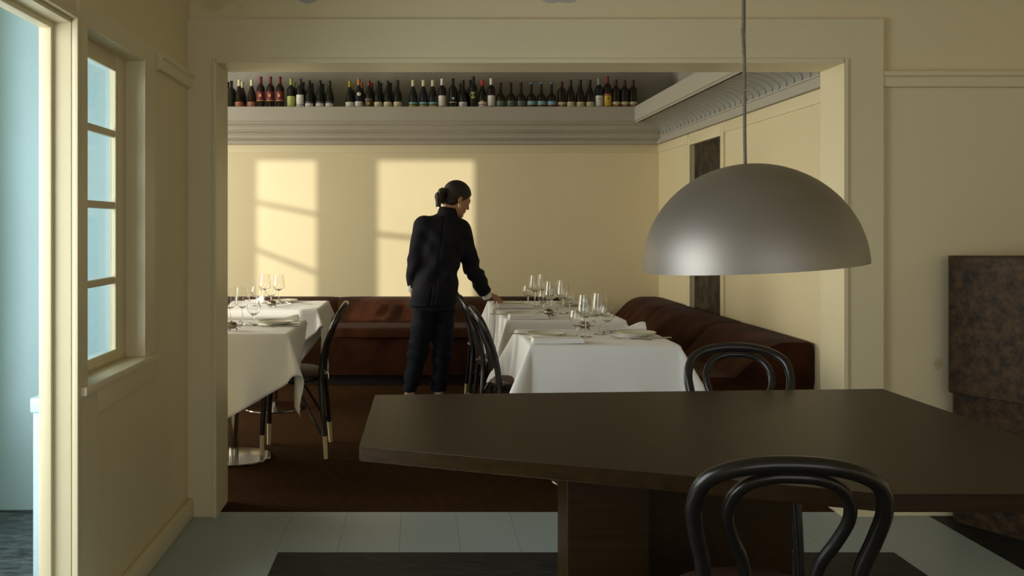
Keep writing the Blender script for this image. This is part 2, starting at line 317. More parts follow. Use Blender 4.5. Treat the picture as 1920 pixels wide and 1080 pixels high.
# blue hall
struct('wall_blue', [(-1.96, XL - T, 4.15, 4.2, 0, 3.0), (-1.96, -1.94, 2.7, 2.85, 0, 3.0), (-1.96, -1.94, 3.85, 4.15, 0, 3.0), (-1.96, -1.94, 2.85, 3.85, 0, 0.5), (-1.96, -1.94, 2.85, 3.85, 2.5, 3.0), (-1.96, -1.94, -0.5, 0.3, 0, 3.0), (-1.96, -1.94, 0.3, 2.7, 0, 0.3), (-1.96, -1.94, 0.3, 2.7, 2.4, 3.0), (-1.96, XL - T, -0.52, -0.5, 0, 3.0)], 'blue_wall')
bm = bmesh.new()
for x, ww in ((-1.475, 0.042), (-1.86, 0.03)):
    pts = [(x + ww * math.cos(a), 4.15 - 0.05 * math.sin(a)) for a in [PI * i / 10 for i in range(11)]]
    prism(bm, pts[::-1], 0, 2.9)
bm.free()
struct('baseboard_hall', [(-1.94, XL - T, 4.13, 4.15, 0, 0.004)], 'hall_floor')
np_ = thing('newel_post', 'pale blue low post with a capped top standing just beyond the doorway', 'post', (-1.325, 3.15, 0))
bobj('post', [(-0.012, 0.045, -0.03, 0.03, 0, 0.66)], 'pale_blue', np_, 0.004)
bobj('cap', [(-0.02, 0.053, -0.038, 0.038, 0.66, 0.712)], 'pale_blue', np_, 0.008)
pc = bmesh.new()
n = 60
fr = [(-1.50 + 0.20 * i / n, 4.085 + 0.012 * math.sin(i * 0.75)) for i in range(n + 1)]
for i in range(n):
    (x0, y0), (x1, y1) = fr[i], fr[i + 1]
    vs = [pc.verts.new(v) for v in ((x0, y0, 0.45), (x1, y1, 0.45), (x1, y1, 2.2), (x0, y0, 2.2))]; pc.faces.new(vs)
pc.free()
struct('wall_sun_blocker', [(-3.05, -3.0, -3.5, 2.1, 0, 4.2)], 'grey_wall')  # unseen wall, added to keep direct sun out of the hall openings
# front room shell out of frame
struct('wall_right', [(3.3, 3.4, -2.6, YW2, 0, 3.0)], 'cream')
struct('wall_near', [(-2.0, -0.75, -2.7, -2.6, 0, 3.0), (2.75, 3.4, -2.7, -2.6, 0, 3.0), (-0.75, 2.75, -2.7, -2.6, 0, 0.5), (-0.75, 2.75, -2.7, -2.6, 2.3, 3.0)], 'cream')
struct('ceiling', [(-1.96, 3.4, -2.7, YW2, 2.95, 3.05)], 'cream')
# rear room
struct('wall_back', [(-4.4, XR + 0.1, YB, YB + 0.1, 0, 2.2)], 'cream')
struct('wall_back_upper', [(-4.4, 2.9, YB - 0.0, YB + 0.1, 2.2, 3.3)], 'grey_wall')
nx = XR; NY0, NY1, NZ = 6.56, 7.31, 1.958
struct('wall_right_rear', [(XR, XR + 0.1, YW2, NY0, 0, 2.2), (XR, XR + 0.1, NY1, YB, 0, 2.2), (XR, XR + 0.1, NY0, NY1, NZ, 2.2)], 'cream')
struct('wall_right_upper', [(2.30, 2.4, YW2, YB, 2.2, 3.3)], 'grey_wall')
struct('trim_6', [(XR - 0.014, XR, NY0 - 0.07, NY0, 0, NZ + 0.07), (XR - 0.014, XR, NY1, NY1 + 0.075, 0, NZ + 0.07), (XR - 0.014, XR, NY0, NY1, NZ, NZ + 0.07),
                  (XR - 0.010, XR, YW2, NY0 - 0.07, 1.975, 2.05), (XR - 0.010, XR, NY1 + 0.075, YB, 1.975, 2.05), (-4.4, XR, YB - 0.010, YB, 1.975, 2.05)], 'cream_trim', 0.002)
M['dark_stone'] = marble('dark_olive_stone', (0.022, 0.016, 0.009), (0.05, 0.03, 0.02), 8, 0.6, 0.08)
o = bobj('door_2', [(XR + 0.028, XR + 0.09, NY0, NY1, 0, NZ)], 'dark_stone'); o['kind'] = 'structure'
struct('ceiling_rear', [(-4.4, 2.9, YW2, YB + 0.1, 3.2, 3.3)], 'grey_wall')
# rear left: wall and windows (out of frame, let the daylight in)
struct('wall_left_rear', [(-4.5, -4.4, 4.2, 4.8, 0, 3.3), (-4.5, -4.4, 7.6, 8.4, 0, 3.3), (-4.5, -4.4, 4.8, 7.6, 0, 0.6), (-4.5, -4.4, 4.8, 7.6, 2.6, 3.3)], 'cream')
# sunlit wall with two tall windows; X of the openings follows the sun back from the light patches
def wx(x, z): k = (YB - 4.25); return x - 0.6 * k, z + 0.25 * k
ax0, at_ = wx(-1.535, 1.915); ax1, _ = wx(-0.945, 0); bx0, _ = wx(-0.425, 0); bx1, _ = wx(0.50, 0)
zb = 1.15
struct('wall_front_rear', [(-4.4, ax0, 4.2, YW2, 0, 3.3), (ax1, bx0, 4.2, YW2, 0, 3.3), (ax0, ax1, 4.2, YW2, 0, zb), (ax0, ax1, 4.2, YW2, at_, 3.3),
                           (bx0, bx1, 4.2, YW2, 0.62, zb), (bx0, bx1, 4.2, YW2, at_, 3.3), (bx1, XL - T, 4.2, YW2, 0.0, 3.3),
                           (bx0, -2.30, 4.2, YW2, 0, 0.62), (-2.30, bx1, 4.2, YW2, 0, 0.36), (-2.19, -2.13, 4.2, YW2, 0.36, 0.62), (-2.30, bx1, 4.2, YW2, 0.46, 0.49)], 'cream')
for k, (x0, x1, shadow_bars) in enumerate(((ax0, ax1, ((1.53, 1.41), (1.10, 0.87))), (bx0, bx0 + 0.35, ((1.235, 1.20),)))):
    bm = bmesh.new()  # unseen bars, slanted to cast the sloping lines across the sun patches
    for za, zb_ in shadow_bars:
        z0 = za + 0.25 * 4.05; z1 = zb_ + 0.25 * 4.05
        tube(bm, [(x0, 4.24, z0), (x1, 4.24, z1)], 0.021, 8)
    o = link('window_%d' % (k + 2), bm_mesh(bm, 'shadow_bars'), 'cream_trim'); o['kind'] = 'structure'

# ------------------------------------------------------------------ high shelf with cornice
SF, SX = 7.9, 1.86           # front faces of the back run and of the right run
shz, shb = 2.346, 2.222
sh = thing('bottle_shelf', 'warm grey high shelf with stepped cornice running above the cream back wall', 'shelf', (0, YB, 2.05))
def rel(bm, o): bmesh.ops.translate(bm, verts=bm.verts, vec=-Vector(o.location)); return bm
bm = boxes([(-4.4, SX, SF, SF + 0.03, shb, shz), (-4.4, SX + 0.35, SF + 0.03, YB - 0.001, shb, shz - 0.002)])
link('shelf_board', bm_mesh(rel(bm, sh), 'board'), 'grey_paint', sh)
def cove(y0, z0, y1, z1, n=8):   # concave quarter curve from (y0,z0) top outer to (y1,z1)
    return [(y0 + (y1 - y0) * math.sin(PI / 2 * i / n), z0 + (z1 - z0) * (1 - math.cos(PI / 2 * i / n))) for i in range(n + 1)]
for x1, prof in ((2.075, [(SF + 0.04, 2.215), (SF + 0.045, 2.206), (SF + 0.075, 2.20)] + cove(SF + 0.08, 2.198, SF + 0.12, 2.160, 5) + [(SF + 0.15, 2.158), (YB - 0.001, 2.158), (YB - 0.001, 2.222), (SF + 0.04, 2.222)]),
                 (2.10, [(SF + 0.13, 2.158), (SF + 0.13, 2.148), (SF + 0.165, 2.142)] + cove(SF + 0.17, 2.14, SF + 0.22, 2.095, 6) + [(SF + 0.255, 2.09), (YB - 0.001, 2.09), (YB - 0.001, 2.158)]),
                 (XR, [(SF + 0.30, 2.09), (SF + 0.305, 2.083), (SF + 0.33, 2.078), (SF + 0.335, 2.052), (YB - 0.001, 2.048), (YB - 0.001, 2.09)])):
    bm = bmesh.new(); sweep_profile(bm, prof, -4.4, x1 + (0.04 if x1 < 2.15 else 0), 'x'); link('cornice_moulding', bm_mesh(rel(bm, sh), 'cm'), 'grey_paint', sh)
sr = thing('bottle_shelf', 'grey high shelf along the right wall above a fluted leaf pattern cove', 'shelf', (XR, 6, 2.05))
bm = boxes([(SX, SX + 0.03, YW2 + 0.01, SF, shb, shz), (SX + 0.03, 2.299, YW2 + 0.01, SF, shb, shz - 0.002)]); link('shelf_board', bm_mesh(rel(bm, sr), 'board'), 'grey_paint', sr)
bm = bmesh.new(); sweep_profile(bm, [(SX + 0.008, 2.222), (SX + 0.02, 2.210), (SX + 0.034, 2.214), (SX + 0.04, 2.222)], YW2 + 0.01, SF + 0.3, 'y'); link('bead', bm_mesh(rel(bm, sr), 'bead'), 'grey_paint', sr)
M['grey_cove'] = mat('grey_cove_paint', (0.30, 0.30, 0.275), 0.5, var=0.1, vscale=6, bump=0.1)
bm = bmesh.new()
def cv(s): a = PI / 2 * s; return (SX + 0.045 + 0.235 * math.sin(a), 2.222 - 0.105 * (1 - math.cos(a)) - 0.0)
cp = [cv(i / 10) for i in range(11)]
sweep_profile(bm, cp + [(XR, 2.117), (XR, 2.223), (SX + 0.045, 2.223)], YW2 + 0.01, YB - 0.02, 'y')
# leaves: raised tongues following the cove
yy = YW2 + 0.03
while yy < YB - 0.15:
    for s in range(9):
        s0, s1 = 0.03 + s * 0.105, 0.03 + (s + 1) * 0.105
        def hw(q): return 0.047 if q < 0.75 else 0.047 * math.sqrt(max(0.0, 1 - ((q - 0.75) / 0.235) ** 2))
        for q0, q1 in ((s0, s1),):
            (u0, z0), (u1, z1) = cv(q0), cv(q1); h0, h1 = max(hw(q0), 0.003), max(hw(q1), 0.003)
            e = 0.006
            A = [(u0 - e * 0.5, yy + 0.05 - h0, z0 - e), (u0 - e * 0.5, yy + 0.05 + h0, z0 - e), (u1 - e * 0.5, yy + 0.05 + h1, z1 - e), (u1 - e * 0.5, yy + 0.05 - h1, z1 - e)]
            B = [(u0, yy + 0.05 - h0 - 0.004, z0), (u0, yy + 0.05 + h0 + 0.004, z0), (u1, yy + 0.05 + h1 + 0.004, z1), (u1, yy + 0.05 - h1 - 0.004, z1)]
            va = [bm.verts.new(v) for v in A]; vb = [bm.verts.new(v) for v in B]
            bm.faces.new(va)
            for i in (1, 3): bm.faces.new((va[i], va[(i + 1) % 4], vb[(i + 1) % 4], vb[i]))
            if s == 8: bm.faces.new((va[2], va[3], vb[3], vb[2]))
    yy += 0.108
link('leaf_cove', bm_mesh(rel(bm, sr), 'cove'), 'grey_cove', sr)
bm = boxes([(XR - 0.035, XR, YW2 + 0.01, YB, 2.052, 2.108), (XR - 0.045, XR, YW2 + 0.01, YB, 2.108, 2.118)]); link('band', bm_mesh(rel(bm, sr), 'band'), 'grey_paint', sr)
tobj('hanging_wire', [(-4, YB - 0.02, 2.73), (2.2, YB - 0.02, 2.73)], 0.006, 'wire').name = 'trim_7'
bpy.data.objects['trim_7']['kind'] = 'structure'

# ------------------------------------------------------------------ wine bottles
PROF = {'bordeaux': [(0, 0.0), (0.034, 0.0), (0.0375, 0.004), (0.0375, 0.19), (0.036, 0.203), (0.030, 0.215), (0.020, 0.226), (0.0150, 0.238), (0.0140, 0.25), (0.0140, 0.292), (0.0155, 0.293), (0.0155, 0.30), (0, 0.30)],
        'burgundy': [(0, 0.0), (0.036, 0.0), (0.040, 0.004), (0.040, 0.112), (0.0385, 0.135), (0.033, 0.165), (0.025, 0.195), (0.0175, 0.222), (0.0145, 0.24), (0.014, 0.292), (0.0155, 0.293), (0.0155, 0.30), (0, 0.30)],
        'squat': [(0, 0.0), (0.038, 0.0), (0.042, 0.004), (0.042, 0.125), (0.040, 0.14), (0.032, 0.158), (0.020, 0.172), (0.0145, 0.19), (0.0125, 0.21), (0.0125, 0.29), (0.0145, 0.292), (0.0145, 0.30), (0, 0.30)]}
def radius_at(prof, z):
    for (r0, z0), (r1, z1) in zip(prof, prof[1:]):
        if z0 <= z <= z1 and z1 > z0: return r0 + (r1 - r0) * (z - z0) / (z1 - z0)
    return prof[3][0]
_bc = {}
def bottle_parts(kind, glass, cap, bands, neck):
    key = (kind, glass, cap, tuple(bands), neck)
    if key in _bc: return _bc[key]
    p = PROF[kind]; out = []
    bm = bmesh.new(); lathe(bm, p, 24); me = bm_mesh(bm, 'bottle', True); me.materials.append(M[glass]); out.append(('glass_body', me))
    if cap:
        z0 = 0.236 if kind != 'squat' else 0.285
        if cap in ('black', 'dark_brown', 'dark_red') and kind == 'burgundy': z0 = 0.245
        cz = [z0] + [z for r, z in p if z > z0 and r > 0]
        bm = bmesh.new(); lathe(bm, [(radius_at(p, z) + 0.0006, z) for z in cz[:1]] + [(r + 0.0006, z) for r, z in p if z > z0 and r > 0] + [(0, 0.3008)], 20)
        me = bm_mesh(bm, 'capsule', True); me.materials.append(M['l_' + cap]); out.append(('capsule', me))
    if bands:
        bm = bmesh.new(); mats = []
        for z0, z1, c in bands:
            if c not in mats: mats.append(c)
            if c == 'dot': continue
            a = 1.25
            lathe(bm, [(radius_at(p, z0) + 0.0007, z0), (radius_at(p, z1) + 0.0007, z1)], 14, a0=-PI / 2 - a, a1=-PI / 2 + a, mi=mats.index(c))
        me = bm_mesh(bm, 'label', True, recalc=False)
        for c in mats: me.materials.append(M['l_' + c])
        out.append(('label', me))
    if neck:   # emblem: (z, half width, half height, colour, round)
        bm = bmesh.new(); z, hw_, hh, c, rnd = neck
        ring = []
        for i in range(16):
            a = 2 * PI * i / 16
            u, v = (math.cos(a), math.sin(a)) if rnd else ([1, 1, 1, 0.5, 0, -0.5, -1, -1, -1, -1, -1, -0.5, 0, 0.5, 1, 1][i], [0, 0.5, 1, 1, 1, 1, 1, 0.5, 0, -0.5, -0.7, -1, -1.3, -1, -0.7, -0.5][i])
            zz_ = z + v * hh; r = radius_at(p, zz_) + 0.0008; th = -PI / 2 + u * hw_ / r
            ring.append(bm.verts.new((r * math.cos(th), r * math.sin(th), zz_)))
        cvt = bm.verts.new((0, -(radius_at(p, z) + 0.0016), z))
        for i in range(16): bm.faces.new((cvt, ring[i], ring[(i + 1) % 16]))
        me = bm_mesh(bm, 'emblem', False, recalc=False); me.materials.append(M['l_' + c]); out.append(('emblem', me))
    _bc[key] = out
    return out
def ld(z0, z1): return z0, z1
CRM = [(0.03, 0.075, 'cream'), (0.02, 0.03, 'cream')]
K = {  # kind, glass, capsule, bands, emblem, colour words
 'terr': ('burgundy', 'bottle_brown', 'cream', [(0.022, 0.070, 'terracotta')], None, 'cream foil and a low terracotta label'),
 'maroon': ('bordeaux', 'bottle_brown', 'maroon', [(0.072, 0.078, 'yellow'), (0.078, 0.160, 'maroon')], (0.122, 0.010, 0.013, 'yellow', False), 'maroon foil and a maroon label with gold crest'),
 'lime': ('bordeaux', 'bottle_dark', 'green_cap', [(0.022, 0.124, 'lime')], None, 'green foil and a lime green label'),
 'tallwhite': ('bordeaux', 'bottle_dark', 'dark_grey', [(0.022, 0.038, 'white'), (0.038, 0.043, 'dark_grey'), (0.043, 0.138, 'white')], (0.095, 0.009, 0.003, 'grey', True), 'dark grey foil and a tall white label'),
 'darkband': ('burgundy', 'bottle_dark', 'black', [(0.022, 0.056, 'white'), (0.056, 0.078, 'dark_grey')], (0.062, 0.010, 0.003, 'grey', True), 'black foil and a dark label with white band'),
 'olive': ('burgundy', 'bottle_dark', 'olive', [(0.022, 0.072, 'white')], None, 'olive yellow foil and a low white label'),
 'copper': ('burgundy', 'bottle_blue', 'copper', [(0.022, 0.072, 'white')], (0.145, 0.021, 0.019, 'white', True), 'copper foil, round white neck seal and white label'),
 'brownlab': ('burgundy', 'bottle_dark', 'dark_red', [(0.022, 0.098, 'brown'), (0.098, 0.105, 'grey')], (0.055, 0.018, 0.012, 'ochre', True), 'dark red foil and a square brown label'),
 'creamlab': ('burgundy', 'bottle_dark', 'black', [(0.022, 0.072, 'cream')], (0.040, 0.018, 0.003, 'olive', True), 'black foil and a plain cream label'),
 'landscape': ('burgundy', 'bottle_blue', 'cream', [(0.022, 0.034, 'ochre'), (0.034, 0.050, 'green'), (0.050, 0.068, 'sky')], None, 'cream foil and a blue and green landscape label'),
 'whitecap': ('bordeaux', 'bottle_brown', 'white', [(0.025, 0.130, 'white')], (0.085, 0.020, 0.002, 'grey', True), 'white foil and a tall white label'),
 'blackmark': ('bordeaux', 'bottle_dark', 'black', [(0.060, 0.066, 'white')], (0.100, 0.010, 0.010, 'white', False), 'black foil and white crest printed on the dark glass'),
 'pink': ('burgundy', 'bottle_dark', 'black', [(0.022, 0.070, 'white')], (0.042, 0.014, 0.013, 'pink', True), 'black foil and white label with a pink disc'),
 'roundgreen': ('bordeaux', 'bottle_dark', 'black', [], (0.125, 0.034, 0.031, 'green_cap', True), 'black foil and a round green label'),
 'redcap': ('burgundy', 'bottle_dark', 'red', [(0.022, 0.038, 'white'), (0.038, 0.046, 'red'), (0.046, 0.070, 'white')], (0.074, 0.014, 0.008, 'yellow', True), 'bright red foil and white label with red stripe'),
 'greysq': ('squat', 'bottle_brown', None, [(0.030, 0.088, 'grey_green')], (0.058, 0.022, 0.022, 'green', True), 'long bare neck and a grey green square label'),
 'bluecap': ('squat', 'bottle_brown', 'blue_cap', [(0.022, 0.045, 'brown'), (0.045, 0.052, 'cream'), (0.052, 0.086, 'sky')], None, 'small blue cap and a label with sky blue band'),
 'redblock': ('bordeaux', 'bottle_brown', 'dark_brown', [(0.022, 0.045, 'brick'), (0.045, 0.072, 'cream')], (0.035, 0.016, 0.006, 'cream', True), 'dark brown foil and cream label with brick red print'),
 'tan': ('burgundy', 'bottle_brown', 'black', [(0.022, 0.070, 'cream')], (0.046, 0.024, 0.006, 'ochre', True), 'black foil and cream label with tan lettering band'),
 'greycap': ('bordeaux', 'bottle_dark', 'grey', [(0.022, 0.128, 'white')], (0.095, 0.012, 0.006, 'grey', False), 'grey foil and a tall cream white label'),
 'yellow': ('bordeaux', 'bottle_brown', 'dark_red', [(0.022, 0.118, 'bright_yellow'), (0.118, 0.138, 'brick')], (0.095, 0.020, 0.011, 'brick', False), 'dark red foil and a large yellow label'),
 'plain': ('bordeaux', 'bottle_dark', None, [], None, 'no foil or label'),
}
row = [(427.5, 'plain', 154), (434, 'plain', 152), (448.7, 'terr', 150), (472, 'terr', 150), (489, 'maroon', 144), (507, 'maroon', 144), (525, 'maroon', 144),
       (546, 'lime', 148), (563, 'tallwhite', 148), (580, 'darkband', 151), (600, 'darkband', 151), (618, 'darkband', 151.5), (656, 'olive', 152.5), (673, 'copper', 148.2),
       (692, 'brownlab', 151.5), (709, 'creamlab', 152), (727, 'creamlab', 151.5), (745.5, 'creamlab', 151), (774.6, 'landscape', 150.7), (794, 'landscape', 150.7), (811.5, 'landscape', 150.7),
       (829, 'whitecap', 148), (849, 'blackmark', 147.3), (868, 'pink', 151), (887.5, 'roundgreen', 143.7), (904.5, 'redcap', 150.2), (921, 'whitecap', 147.3),
       (938.6, 'greysq', 155), (958, 'greysq', 155), (977, 'greysq', 155), (996, 'bluecap', 155.5), (1015, 'bluecap', 155.5), (1034, 'bluecap', 155.5), (1053, 'redblock', 153),
       (1070, 'tan', 150.2), (1088, 'tan', 150.2), (1106, 'tan', 150.2), (1123, 'greycap', 147.3), (1139, 'yellow', 143), (1155, 'redblock', 150.2), (1171, 'redblock', 150.2), (1187, 'redblock', 150.2)]
back = [(454.5, 'terr', 153.5), (551.5, 'lime', 154), (568.5, 'plain', 154.5), (585, 'darkband', 157), (605, 'darkband', 157), (661, 'olive', 158), (678, 'copper', 155), (697, 'brownlab', 156), (714, 'creamlab', 156), (732, 'creamlab', 155.5), (864, 'plain', 156), (882, 'plain', 150.5)]
ordw = ['first', 'second', 'third', 'fourth', 'fifth']
desc = {'plain': 'dark wine bottle'}
runs = {}
for i, (x, k, ty) in enumerate(row): runs.setdefault(k, []).append(x)
def place_bottle(x, k, ty, Y, lab):
    kind, gl, cap, bands, emb, words = K[k]
    base = shz - 0.002
    zt = EYE + (VY - ty) / F * Y
    s = (zt - base) / 0.30
    b = thing('wine_bottle', lab, 'wine bottle', ((x - VX) / F * Y, Y, base), random.uniform(-0.12, 0.12), 'wine bottles on the high shelf')
    b.scale = (0.97, 0.97, s)
    for nm, me in bottle_parts(kind, gl, cap, bands, emb):
        link(nm, me, [], b)
for i, (x, k, ty) in enumerate(row):
    n_ = len(runs[k]); j = runs[k].index(x)
    if k == 'plain': lab = ['bare dark wine bottle half hidden by the left jamb, leftmost on shelf', 'bare dark wine bottle second from the left jamb on the shelf'][j]
    elif n_ == 1: lab = 'wine bottle on the shelf with ' + K[k][5]
    elif k == 'whitecap': lab = 'wine bottle with white foil and tall white label ' + ('beside the landscape label bottles' if j == 0 else 'beside the red foil bottle')
    elif k == 'redblock': lab = 'wine bottle with cream and brick red label ' + ['beside the blue capped bottles', 'right next to the yellow label bottle', 'middle of the last three on the right', 'at the far right end of the row'][j]
    else: lab = '%s of %d bottles with %s' % (ordw[j], n_, K[k][5])
    place_bottle(x, k, ty, 8.05 if i else 8.16, lab)
front_of = {454.5: 'terracotta label', 551.5: 'lime green label', 568.5: 'tall white label', 585: 'left dark banded', 605: 'middle dark banded', 661: 'olive foil', 678: 'copper foil', 697: 'brown label', 714: 'left plain cream label', 732: 'middle plain cream label', 864: 'pink disc', 882: 'round green label'}
for x, k, ty in back:
    place_bottle(x, k, ty, 8.19, 'back row wine bottle peeking out from behind the %s bottle' % front_of[x])

# ------------------------------------------------------------------ banquettes
def smoothstep_(a, b, x): x = max(0.0, min(1.0, (x - a) / (b - a))); return x * x * (3 - 2 * x)
def bench(name, label, axis, wall, t0, t1, sgn, seams_, toe=True):
    """runs along axis from t0 to t1, wall coordinate 'wall', seat sticks out by sgn*... """
    root = thing(name, label, 'banquette', ((t0 + t1) / 2, wall, 0) if axis == 'x' else (wall, (t0 + t1) / 2, 0))
    def U(d): return wall + sgn * d
    def rounded(pts, r=0.05, n=5):
        out = []
        for i, p in enumerate(pts):
            p = Vector(p); a = Vector(pts[i - 1]); b = Vector(pts[(i + 1) % len(pts)])
            ra = min(r[i] if hasattr(r, '__len__') else r, (a - p).length * 0.49, (b - p).length * 0.49)
            q0 = p + (a - p).normalized() * ra; q1 = p + (b - p).normalized() * ra
            for k in range(n + 1):
                s = k / n; out.append(tuple(q0 * (1 - s) ** 2 + p * 2 * s * (1 - s) + q1 * s * s))
        return out
    ends = [t0] + list(seams_) + [t1]
    for nm, prof in (('back_cushion', rounded([(0.015, 0.432), (0.015, 0.665), (0.25, 0.665), (0.46, 0.46), (0.46, 0.432)], [0.005, 0.03, 0.10, 0.012, 0.005])),
                     ('seat_cushion', rounded([(0.34, 0.432), (0.34, 0.468), (0.91, 0.475), (0.93, 0.39), (0.91, 0.432)], [0.005, 0.005, 0.04, 0.02, 0.003]))):
        for a, b in zip(ends, ends[1:]):
            if nm == 'seat_cushion': a += 0.004; b -= 0.004
            bm = bmesh.new(); n = 14; L_ = b - a; rings = []
            cx = sum(p[0] for p in prof) / len(prof); cz = sum(p[1] for p in prof) / len(prof)
            for i in range(n + 1):
                s = i / n; tt = a + L_ * s; e = min(s, 1 - s) * L_
                # soft, rounded ends at each seam
                sh_ = 0.035 * math.exp(-(e / 0.035)) if nm == 'back_cushion' else 0.02 * math.exp(-(e / 0.03))
                tt2 = a + L_ * (0.5 - 0.5 * math.cos(PI * s))
                e2 = min(tt2 - a, b - tt2); sh_ = (0.014 if nm == 'back_cushion' else 0.008) * math.exp(-e2 / 0.018) + 0.012 * math.exp(-e2 / 0.09)
                ring = []
                for d, z in prof:
                    fr_ = smoothstep_(0.12, 0.40, d) if nm == 'back_cushion' else smoothstep_(0.6, 0.95, d)
                    ed = 1.0 if (min(abs(tt2 - t0), abs(tt2 - t1)) > 0.12) else 0.4
                    u = U(d - (sh_ * 1.3 * ed + 0.006 * math.sin(tt2 * 9 + z * 20)) * fr_); z_ = z - (0.35 * sh_ * ed if z > 0.45 else 0)
                    ring.append(bm.verts.new((tt2, u, z_) if axis == 'x' else (u, tt2, z_)))
                rings.append(ring)
            m_ = len(prof)
            for A, B in zip(rings, rings[1:]):
                for k in range(m_): bm.faces.new((A[k], A[(k + 1) % m_], B[(k + 1) % m_], B[k]))
            bm.faces.new(rings[0]); bm.faces.new(rings[-1][::-1])
            bmesh.ops.translate(bm, verts=bm.verts, vec=-Vector(root.location))
            link(nm, bm_mesh(bm, nm, True), 'velvet', root)
    def bx(d0, d1, z0, z1):
        a, b = sorted((U(d0), U(d1)))
        return (t0 + 0.005, t1 - 0.005, a, b, z0, z1) if axis == 'x' else (a, b, t0 + 0.005, t1 - 0.005, z0, z1)
    bm = boxes([bx(0.02, 0.905, 0.09, 0.43)]); bmesh.ops.translate(bm, verts=bm.verts, vec=-Vector(root.location)); link('base', bm_mesh(bm, 'base'), 'velvet', root)
    bm = boxes([bx(0.05, 0.82, 0.0, 0.09)]); bmesh.ops.translate(bm, verts=bm.verts, vec=-Vector(root.location)); link('toe_kick', bm_mesh(bm, 'toe'), 'plinth', root)
    return root
bench('banquette', 'brown velvet banquette along the sunlit back wall, behind the standing person', 'x', YB, -3.4, 1.23, -1, (-2.35, -0.74))
bench('banquette', 'brown velvet banquette running along the right wall below the marble panel', 'y', XR, 5.0, YB - 0.02, -1, (6.05, 7.35))

# ------------------------------------------------------------------ bentwood chair
def make_chair(label, tips=True):
    t = thing('bentwood_chair', label, 'chair')
    # seat ring + pad
    lobj('seat_ring', [(0.17, 0.425), (0.205, 0.425), (0.212, 0.433), (0.212, 0.45), (0.205, 0.458), (0.17, 0.458), (0.17, 0.425)], 'black_wood', t, 40)
    bm = bmesh.new(); lathe(bm, [(0, 0.44), (0.185, 0.44), (0.196, 0.458), (0.190, 0.470), (0.16, 0.482), (0.10, 0.489), (0, 0.491)], 36); link('seat', bm_mesh(bm, 'seat', True), 'leather', t)
    for s in (-1, 1):
        P = catmull([(s * 0.150, 0.15, 0.0), (s * 0.150, 0.148, 0.12), (s * 0.145, 0.142, 0.28), (s * 0.137, 0.13, 0.43)], 6)
        def leg(P, r0, r1, zt):
            a = [p for p in P if p.z >= zt - 1e-6]
            cut = None
            for p, q in zip(P, P[1:]):
                if p.z < zt <= q.z: f = (zt - p.z) / (q.z - p.z); cut = p.lerp(q, f)
            low = [p for p in P if p.z < zt - 1e-6] + [cut]; up = [cut] + [p for p in P if p.z > zt + 1e-6]
            l = tobj('leg', up, [r0 + 0.001, r1], 'black_wood', t, 14)
            tobj('leg_tip', low, [r0 - 0.0005, r0 + 0.0018], 'tip' if tips else 'black_wood', l, 14)
        leg(P, 0.0115, 0.017, 0.125)
        P = catmull([(s * 0.200, -0.215, 0.0), (s * 0.192, -0.207, 0.12), (s * 0.180, -0.192, 0.28), (s * 0.158, -0.182, 0.40), (s * 0.153, -0.182, 0.46)], 6)
        leg(P, 0.0115, 0.0155, 0.125)
        # brace from under the seat to the foot of the rear leg
        tobj('brace', catmull([(s * 0.08, 0.0, 0.425), (s * 0.125, -0.055, 0.37), (s * 0.163, -0.125, 0.25), (s * 0.186, -0.190, 0.135)], 8), 0.0085, 'black_wood', t, 10)
    H = [(0.153, -0.182, 0.46), (0.149, -0.190, 0.54), (0.153, -0.208, 0.62), (0.170, -0.232, 0.69), (0.178, -0.258, 0.752), (0.163, -0.283, 0.804), (0.122, -0.303, 0.833), (0.063, -0.313, 0.848), (0, -0.316, 0.852)]
    pts = H + [(-x, y, z) for x, y, z in H[-2::-1]]
    tobj('back_hoop', catmull(pts, 6), [0.0155, 0.016, 0.0165, 0.016, 0.0155], 'black_wood', t, 14)
    I = [(0.066, -0.175, 0.452), (0.065, -0.188, 0.54), (0.072, -0.206, 0.62), (0.098, -0.230, 0.68), (0.114, -0.254, 0.732), (0.107, -0.276, 0.776), (0.080, -0.294, 0.808), (0.040, -0.303, 0.823), (0, -0.306, 0.826)]
    pts = I + [(-x, y, z) for x, y, z in I[-2::-1]]
    tobj('inner_hoop', catmull(pts, 6), 0.0125, 'black_wood', t, 12)
    return t
G = 'black bentwood chairs'
ch0 = make_chair('black bentwood chair in the foreground with its back to the camera, at the dark table', False)
ch0['group'] = G
ch0.location = (0.745, 2.02, 0); ch0.rotation_euler = (0, 0, math.radians(-7))
dup(ch0, (1.10, 3.07, 0), PI - math.radians(14), 'black bentwood chair beyond the dark table, its loop back above the tabletop', G)
ch1 = make_chair('black bentwood chair with cream leg tips pulled up to the front left cloth table')
ch1['group'] = G
ch1.location = (-0.755, 5.27, 0); ch1.rotation_euler = (0, 0, math.radians(92))
dup(ch1, (0.590, 5.0, 0), math.radians(-87), 'black bentwood chair at the left side of the nearest right hand cloth table', G)
dup(ch1, (0.56, 5.80, 0), math.radians(-88), 'black bentwood chair just to the right of the standing person', G)
dup(ch1, (0.545, 6.60, 0), math.radians(-90), 'black bentwood chair mostly hidden behind the standing person at the rear table', G)

